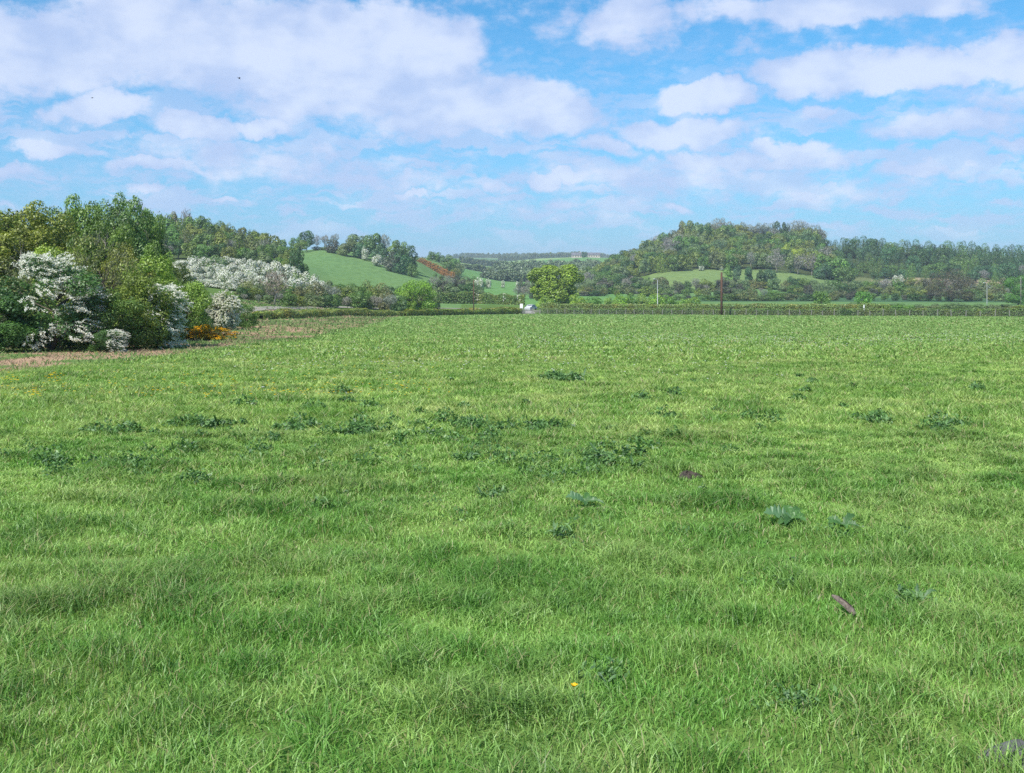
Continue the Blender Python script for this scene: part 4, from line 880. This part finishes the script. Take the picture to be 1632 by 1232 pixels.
# rough dead grass along the left margin
def inrough(x, y, r): return (x < edge_x(y) + .8) & (x > edge_x(y) - 9 - .1 * y) & (y > 18)
M_ROUGH = roughmat()
rs = [blades(7, 20, 55, 60000, lambda y: .0012 * y, .11, 1, 3, inrough, dry=0), blades(8, 55, 190, 110000, lambda y: .0014 * y, .16, 1, 3, inrough, dry=0)]
V = [s_[0] for s_ in rs]
obj('dead_grass', join(rs, 'dead_grass', M_ROUGH), kind='stuff', label='strip of rough pinkish dead grass and weeds at the thicket foot', category='grass')
# flowers too many to count
def petals(seed, spots, s, col, name, label, zoff):
    r = np.random.default_rng(seed); xy = np.array(spots); n = len(xy)
    P = np.stack([xy[:, 0], xy[:, 1], gz(xy[:, 0], xy[:, 1]) + zoff * r.uniform(.7, 1.3, n)], -1)
    V = []; Fq = []; 
    ss = s * (.7 + .6 * r.random(n)) * np.maximum(1, xy[:, 1] / 40)
    for k_ in range(6):
        a = k_ * math.pi / 3; V.append(P + np.stack([np.cos(a) * ss, np.sin(a) * ss, .25 * ss * (k_ % 2) + 0 * ss], -1))
    V = np.stack(V, 1).reshape(-1, 3); Fq = np.arange(n * 6).reshape(n, 6)
    m = leafmat(name, col, transl=.2, gloss=0, var=.2, hue=(1, 1, 1)); me = mesh_np(name, V, Fq, m, r.random(n), 6)
    obj(name, me, kind='stuff', label=label, category='flowers')
r = np.random.default_rng(9); sp = []
for _ in range(1050):
    px = r.uniform(820, 1700); row = 544 + r.normal() * 6.0 + 3 * math.sin(px / 90); y = 2641 / (row - 490); sp.append((X(px, y), y))
for _ in range(420):
    px = r.uniform(350, 1250); row = 566 + abs(r.normal()) * 22 - 12; y = 2641 / (row - 490); sp.append((X(px, y), y))
petals(3, sp, .024, (.75, .74, .70), 'daisies', 'scattered white daisies and their pale band across the field', .125)
sp = []
for _ in range(330):
    px = r.uniform(0, 720); row = 640 - abs(r.normal()) * 34; y = 2641 / (max(row, 545) - 490); sp.append((X(px, y), y))
for cx_, cy_, n_ in ((85, 607, 26), (20, 612, 14), (60, 634, 14), (345, 607, 8), (350, 620, 6)):
    for _ in range(n_): px = cx_ + r.normal() * 9; row = cy_ + r.normal() * 3; y = 2641 / (row - 490); sp.append((X(px, y), y))
petals(4, sp, .020, (.75, .50, .01), 'buttercups', 'scattered yellow buttercups in the left half of the field', .10)

# low dark weeds growing through the sward in loose drifts
r = np.random.default_rng(71); Ps = []; Ns = []; sc_ = []
drifts = [(90, 738, 60, 14, 10), (215, 745, 50, 14, 8), (330, 680, 60, 10, 9), (200, 690, 60, 8, 6), (480, 690, 60, 16, 10), (560, 700, 60, 14, 9), (740, 690, 60, 20, 9), (860, 680, 40, 10, 7), (960, 730, 60, 18, 16), (850, 748, 50, 12, 8), (780, 720, 30, 12, 5), (890, 604, 45, 5, 8),
 (905, 850, 50, 16, 6), (315, 768, 20, 6, 3), (1400, 670, 28, 6, 5), (1495, 680, 32, 6, 5), (1240, 925, 40, 18, 5), (1440, 960, 60, 22, 6), (1370, 850, 50, 14, 5), (960, 1085, 30, 18, 3), (1290, 1130, 40, 25, 4), (640, 690, 120, 30, 10), (400, 720, 200, 40, 16), (1100, 660, 300, 50, 10), (800, 800, 500, 90, 14), (780, 795, 30, 8, 4), (1200, 620, 350, 30, 8), (500, 640, 300, 25, 8)]
for (cx_, cy_, rx_, ry_, n_) in drifts:
    for _ in range(n_):
        px = cx_ + r.normal() * rx_ * .6; row = max(560, cy_ + r.normal() * ry_ * .6); y = 2641 / (row - 490); x = X(px, y); rad = r.uniform(.07, .20) * (.6 if y < 9 else 1)
        if x < edge_x(y): continue
        m_ = int((40 if y < 9 else 70) * rad / .12); q_ = r.normal(size=(m_, 2)) * rad * .6; hh = r.random(m_) * rad * .9
        Ps.append(np.c_[x + q_[:, 0], y + q_[:, 1], gz(x + q_[:, 0], y + q_[:, 1]) + .015 + hh * np.exp(-(q_ ** 2).sum(1) / rad ** 2)]); Ns.append(rdir(r, m_) + np.array([0, 0, .6])); sc_.append(np.full(m_, max(.014, .0022 * y)))
Ps = np.concatenate(Ps); V, Fq = quads(Ps, np.concatenate(Ns), r, np.concatenate(sc_), .42)
obj('weeds', mesh_np('weeds', V, Fq, leafmat('weed_leaf', (.095, .195, .06), transl=.25, gloss=.04), r.random(len(Ps))), kind='stuff', label='low dark green weeds growing through the pasture in loose drifts', category='weeds')

# ------------------------------------------------------------------ weeds, molehill, bark, shadow mound
def leaf_blade(mb, base, ang, L_, wd, rise, droop, lobed=0, n=7, seed=0, roll=0.):
    """one leaf: midrib curve with toothed, wavy margins"""
    r_ = random.Random(seed); dr = Vector((math.cos(ang), math.sin(ang), 0)); sd = Vector((-math.sin(ang) * math.cos(roll), math.cos(ang) * math.cos(roll), math.sin(roll))); rows = []
    for i in range(n + 1):
        t = i / n; c = Vector(base) + dr * L_ * t + Vector((0, 0, rise * t * L_ - droop * t * t * L_))
        w_ = wd * (math.sin(math.pi * min(1, t * .92 + .06)) ** .7) * (1 - .25 * t); 
        if lobed: w_ *= (1.0 if i % 2 else 1 - lobed) * r_.uniform(.8, 1.15)
        w_ = max(w_, .0008); wv = r_.uniform(-.25, .25) * w_
        rows.append((c - sd * w_ + Vector((0, 0, w_ * .35 + wv)), c, c + sd * w_ + Vector((0, 0, w_ * .35 - wv))))
    k_ = len(mb.v)
    for a in rows: mb.v += [tuple(p_) for p_ in a]
    for i in range(n):
        for j in (0, 1): q_ = k_ + i * 3 + j; mb.f.append((q_, q_ + 1, q_ + 4, q_ + 3))
M_THIS = leafmat('thistle_leaf', (.10, .195, .07), transl=.25, gloss=.05, rough=.6); M_DOCK = leafmat('dock_leaf', (.075, .175, .05), transl=.3, gloss=.04, rough=.5); M_DOCKP = leafmat('pale_dock_leaf', (.125, .25, .105), transl=.25, gloss=.05, rough=.5)
M_STALK = plain('stalk', (.12, .16, .05), .8, 8, .3)
thmesh = []
for s_ in range(4):
    r_ = random.Random(s_ + 40); parts = []
    cs_ = [(r_.uniform(-.34, .34), r_.uniform(-.26, .26)) for _ in range(5)]
    for q_ in range(34):
        b = MB(); c_ = cs_[q_ % 5]; leaf_blade(b, (c_[0], c_[1], .01 + .003 * q_), q_ * 2.4 + r_.uniform(-.3, .3), r_.uniform(.14, .27), r_.uniform(.030, .05), r_.uniform(.3, 1.5), r_.uniform(.3, 1.1), .5, 8, s_ * 50 + q_, roll=r_.uniform(-.5, .5))
        me = b.mesh('leaf', M_THIS); a = me.attributes.new('v', 'FLOAT', 'FACE'); a.data.foreach_set('value', [r_.random()] * len(me.polygons)); parts.append(me)
    thmesh.append(parts)
def thistle(px, row, wpx, label, s_):
    x, y = hit(px, row); sc = wpx * y / F; o = thing('thistle', label, 'thistle', (x, y, zf(x, y) + .01), RG.uniform(0, 6), (sc * 1.3, sc * 1.3, sc * 1.35), 'thistles in the pasture')
    for me in thmesh[s_ % 4]: obj('leaf', me, o)
TH = [(868, 607, 34, 'small thistle at the left of the trio in the open middle of the field'), (895, 606, 40, 'middle thistle of the trio in the open middle of the field'), (922, 604, 38, 'right thistle of the trio in the open middle of the field'),
 (783, 690, 44, 'dark thistle standing above the pair of thistles left of centre'), (862, 682, 48, 'thistle patch piece right of the dark upright thistle'), (740, 738, 52, 'big dark thistle left of the centre'), (800, 730, 30, 'small thistle just right of the big dark one'),
 (998, 728, 60, 'silvery right head of the largest thistle patch'), (962, 742, 64, 'dark left part of the largest thistle patch'), (1015, 748, 44, 'front thistle of the largest thistle patch'), (940, 726, 40, 'back left thistle of the largest thistle patch'),
 (845, 756, 46, 'left thistle of the low patch below the centre'), (882, 760, 44, 'right thistle of the low patch below the centre'), (778, 798, 54, 'dark thistle lying alone left of the left dock'), (900, 860, 56, 'bluish thistle in front of the left dock'),
 (315, 772, 42, 'dark little thistle in the left foreground'), (1400, 674, 40, 'dark spiky thistle at the right, left one of two'), (1500, 684, 46, 'spreading thistle at the right, right one of two'), (1245, 936, 60, 'ragged thistle left of the piece of bark'), (960, 1094, 64, 'grey thistle low in the centre foreground'),
 (906, 662, 26, 'small thistle below the trio'), (972, 686, 28, 'small thistle above the largest patch'), (78, 742, 50, 'dark thistle near the left picture edge'), (215, 750, 42, 'pale thistle right of the one at the left edge'), (160, 736, 36, 'low thistle between the two at the left edge'),
 (545, 790, 26, 'single small thistle left of centre'), (325, 682, 56, 'wide dark thistle clump toward the thicket'), (205, 686, 46, 'thistle nearer the thicket than the wide clump'), (480, 682, 42, 'thistle left of the dark pair in the middle'), (550, 694, 40, 'thistle right of the lonely left-middle one'),
 (512, 812, 44, 'grey green thistle patch left below the centre'), (736, 674, 38, 'thistle upper left of the dark upright thistle'), (390, 742, 36, 'low thistle between left and centre'), (1455, 966, 76, 'broad flat thistle right of the bark'), (230, 720, 32, 'small thistle above the pale left one'),
 (598, 690, 34, 'small thistle half way to the dark upright one'), (1620, 558, 16, 'far small thistle at the right picture edge'), (1105, 610, 16, 'far tiny thistle right of the trio'), (1282, 1138, 70, 'greyish thistle in the right foreground')]
for j, (px, row, wp, lb) in enumerate(TH): thistle(px, row, wp, lb, j)
def dock(px, row, lb, lv, seed, loc=None):
    x, y = hit(px, row); o = thing('dock_plant', lb, 'dock', (x, y, zf(x, y) + .01), 0, group='dock plants'); 
    for j, (ang, L_, wd, rise, droop) in enumerate(lv):
        b = MB(); leaf_blade(b, (0, 0, .04), math.radians(ang), L_, wd, rise, droop, .34, 13, seed + j, roll=(.75 if math.cos(math.radians(ang)) > 0 else -.75) * abs(math.cos(math.radians(ang)))); me = b.mesh('leaf', M_DOCKP if j == 0 and wd > .05 else M_DOCK, False)
        a = me.attributes.new('v', 'FLOAT', 'FACE'); a.data.foreach_set('value', [.25 + .15 * (j % 4)] * len(me.polygons)); obj('leaf', me, o)
dock(1262, 838, 'dock with one large pale bluish leaf held flat', [(188, .22, .070, .55, .30), (215, .15, .05, .4, .5), (95, .14, .045, 1.1, .6), (20, .12, .035, .9, .8), (240, .20, .035, .4, .4), (50, .14, .04, 1.1, .7), (300, .15, .03, .6, .5)], 1)
dock(932, 810, 'dock with dark wavy leaves right of the lone dark thistle', [(195, .16, .055, .8, .5), (20, .13, .035, .7, .7), (70, .14, .03, 1.0, .7), (150, .13, .035, .8, .7), (270, .12, .035, .6, .6), (340, .17, .025, .5, .5)], 11)
dock(1343, 850, 'small dark dock right of the one with the pale leaf', [(30, .13, .035, 1.2, .7), (140, .12, .035, 1.0, .7), (200, .13, .03, .9, .6), (270, .1, .03, .8, .7), (330, .12, .03, .8, .7)], 21)
M_SOIL = plain('dark_soil', (.040, .034, .030), 1, 25, .5, col2=(.085, .066, .052), bump=1.0)
def mound(px, row, rx, ry, h, lb, name='molehill', mat=None, cat='molehill', rough_=.35, seed=1):
    x, y = hit(px, row); r_ = np.random.default_rng(seed); na, nr = 40, 12; V = [(0, 0, h)]
    for i_ in range(1, nr + 1):
        for a_ in range(na):
            t_ = i_ / nr; an = 2 * math.pi * a_ / na; k_ = 1 + .25 * math.sin(3 * an + seed) + .12 * math.sin(7 * an)
            V.append((rx * t_ * k_ * math.cos(an), ry * t_ * k_ * math.sin(an), h * (1 - t_ ** 1.6) + rough_ * h * (r_.random() - .5) * (1 - t_ * .5) - (.02 if i_ == nr else 0)))
    Fq = [(0, 1 + a_, 1 + (a_ + 1) % na) for a_ in range(na)] + [(1 + (i_ - 1) * na + a_, 1 + i_ * na + a_, 1 + i_ * na + (a_ + 1) % na, 1 + (i_ - 1) * na + (a_ + 1) % na) for i_ in range(1, nr) for a_ in range(na)]
    me = bpy.data.meshes.new(name); me.from_pydata(V, [], Fq); me.materials.append(mat or M_SOIL); o = obj(name, me, label=lb, category=cat); o.location = (x, y, zf(x, y)); return o
mound(1097, 762, .13, .14, .065, 'dark crumbly molehill of bare soil right of the largest thistle patch', seed=2)
mound(1142, 755, .07, .06, .03, 'flat patch of reddish crumbs right of the molehill', name='soil_patch', cat='soil patch', seed=3)
mound(203, 945, .07, .05, .035, 'small pale heap of dry dung in the left foreground', name='dung_heap', mat=plain('dry_dung', (.20, .16, .12), 1, 20, .5, bump=.8), cat='dung', seed=4)
mound(1622, 1212, .11, .08, .075, 'smooth grey mound in place of a dark shadow at the bottom right corner', name='shadow_mound', mat=plain('shadow_grey', (.11, .113, .11), .7, 9, .3, bump=.3), cat='shadow_mound', rough_=.05, seed=5)  # grey mound added to stand for a dark shadow on the grass
x, y = hit(1341, 985); bo = thing('bark_piece', 'curled strip of grey brown bark lying on the grass', 'bark', (x, y, zf(x, y) + .045)); bo.rotation_euler = Vector((-.10, .13, .075)).to_track_quat('X', 'Z').to_euler()
def barkmesh(w0, w1, name, mat):
    b = MB(); n = 14; Ln = .155
    for i_ in range(n + 1):
        t_ = i_ / n; ww = .019 * (math.sin(math.pi * min(.97, t_ * .9 + .09)) ** .5) * (1 + .1 * math.sin(9 * t_)); xx = (t_ - .5) * Ln
        for j in range(7): a_ = w0 + (w1 - w0) * j / 6; b.v.append((xx, ww * math.cos(a_), ww * math.sin(a_) + .03 + .010 * math.sin(3 * t_)))
    for i_ in range(n):
        for j in range(6): k_ = i_ * 7 + j; b.f.append((k_, k_ + 1, k_ + 8, k_ + 7))
    return b.mesh(name, mat, True)
obj('outer_bark', barkmesh(-.5, 3.7, 'outer_bark', plain('dry_bark', (.21, .168, .138), .9, 60, .45, bump=.8)), bo)
obj('dark_split', barkmesh(1.3, 1.75, 'dark_split', plain('split', (.05, .035, .03), 1, 20, .3)), bo).scale = (.8, 1.06, 1.04)
x, y = hit(915, 1140); bc = thing('buttercup', 'single yellow buttercup flower in the centre foreground', 'flower', (x, y, zf(x, y)))
b = MB(); b.tube([(0, 0, 0), (.005, 0, .06), (.0, 0, .115)], [.0018, .0015, .0013], 6); obj('stalk', b.mesh('stalk', M_STALK), bc)
M_PET = leafmat('petal', (.80, .50, .01), transl=.25, var=.1)
for j in range(5):
    b = MB(); leaf_blade(b, (0, 0, .115), j * 1.257, .016, .009, .9, .2, 0, 4, j); obj('petal', b.mesh('petal', M_PET), bc)

# ------------------------------------------------------------------ haze: one box of thin air round everything
zmin = float(ZG.min()); b = MB(); b.box(-13200, 13200, -60, 7050, zmin - 1.0, 75)
hm_, t = newmat('thin_air'); pv = t.n('ShaderNodeVolumePrincipled'); pv.inputs['Color'].default_value = (.72, .87, 1.0, 1); pv.inputs['Density'].default_value = .00019; pv.inputs['Anisotropy'].default_value = .0
oo = t.n('ShaderNodeOutputMaterial'); t.l(pv.outputs[0], oo.inputs['Volume'])
obj('haze', b.mesh('haze', hm_), kind='stuff', label='thin pale air over the valley', category='haze')
print('objects', len(bpy.data.objects), 'ground z', zmin, float(ZG.max()))
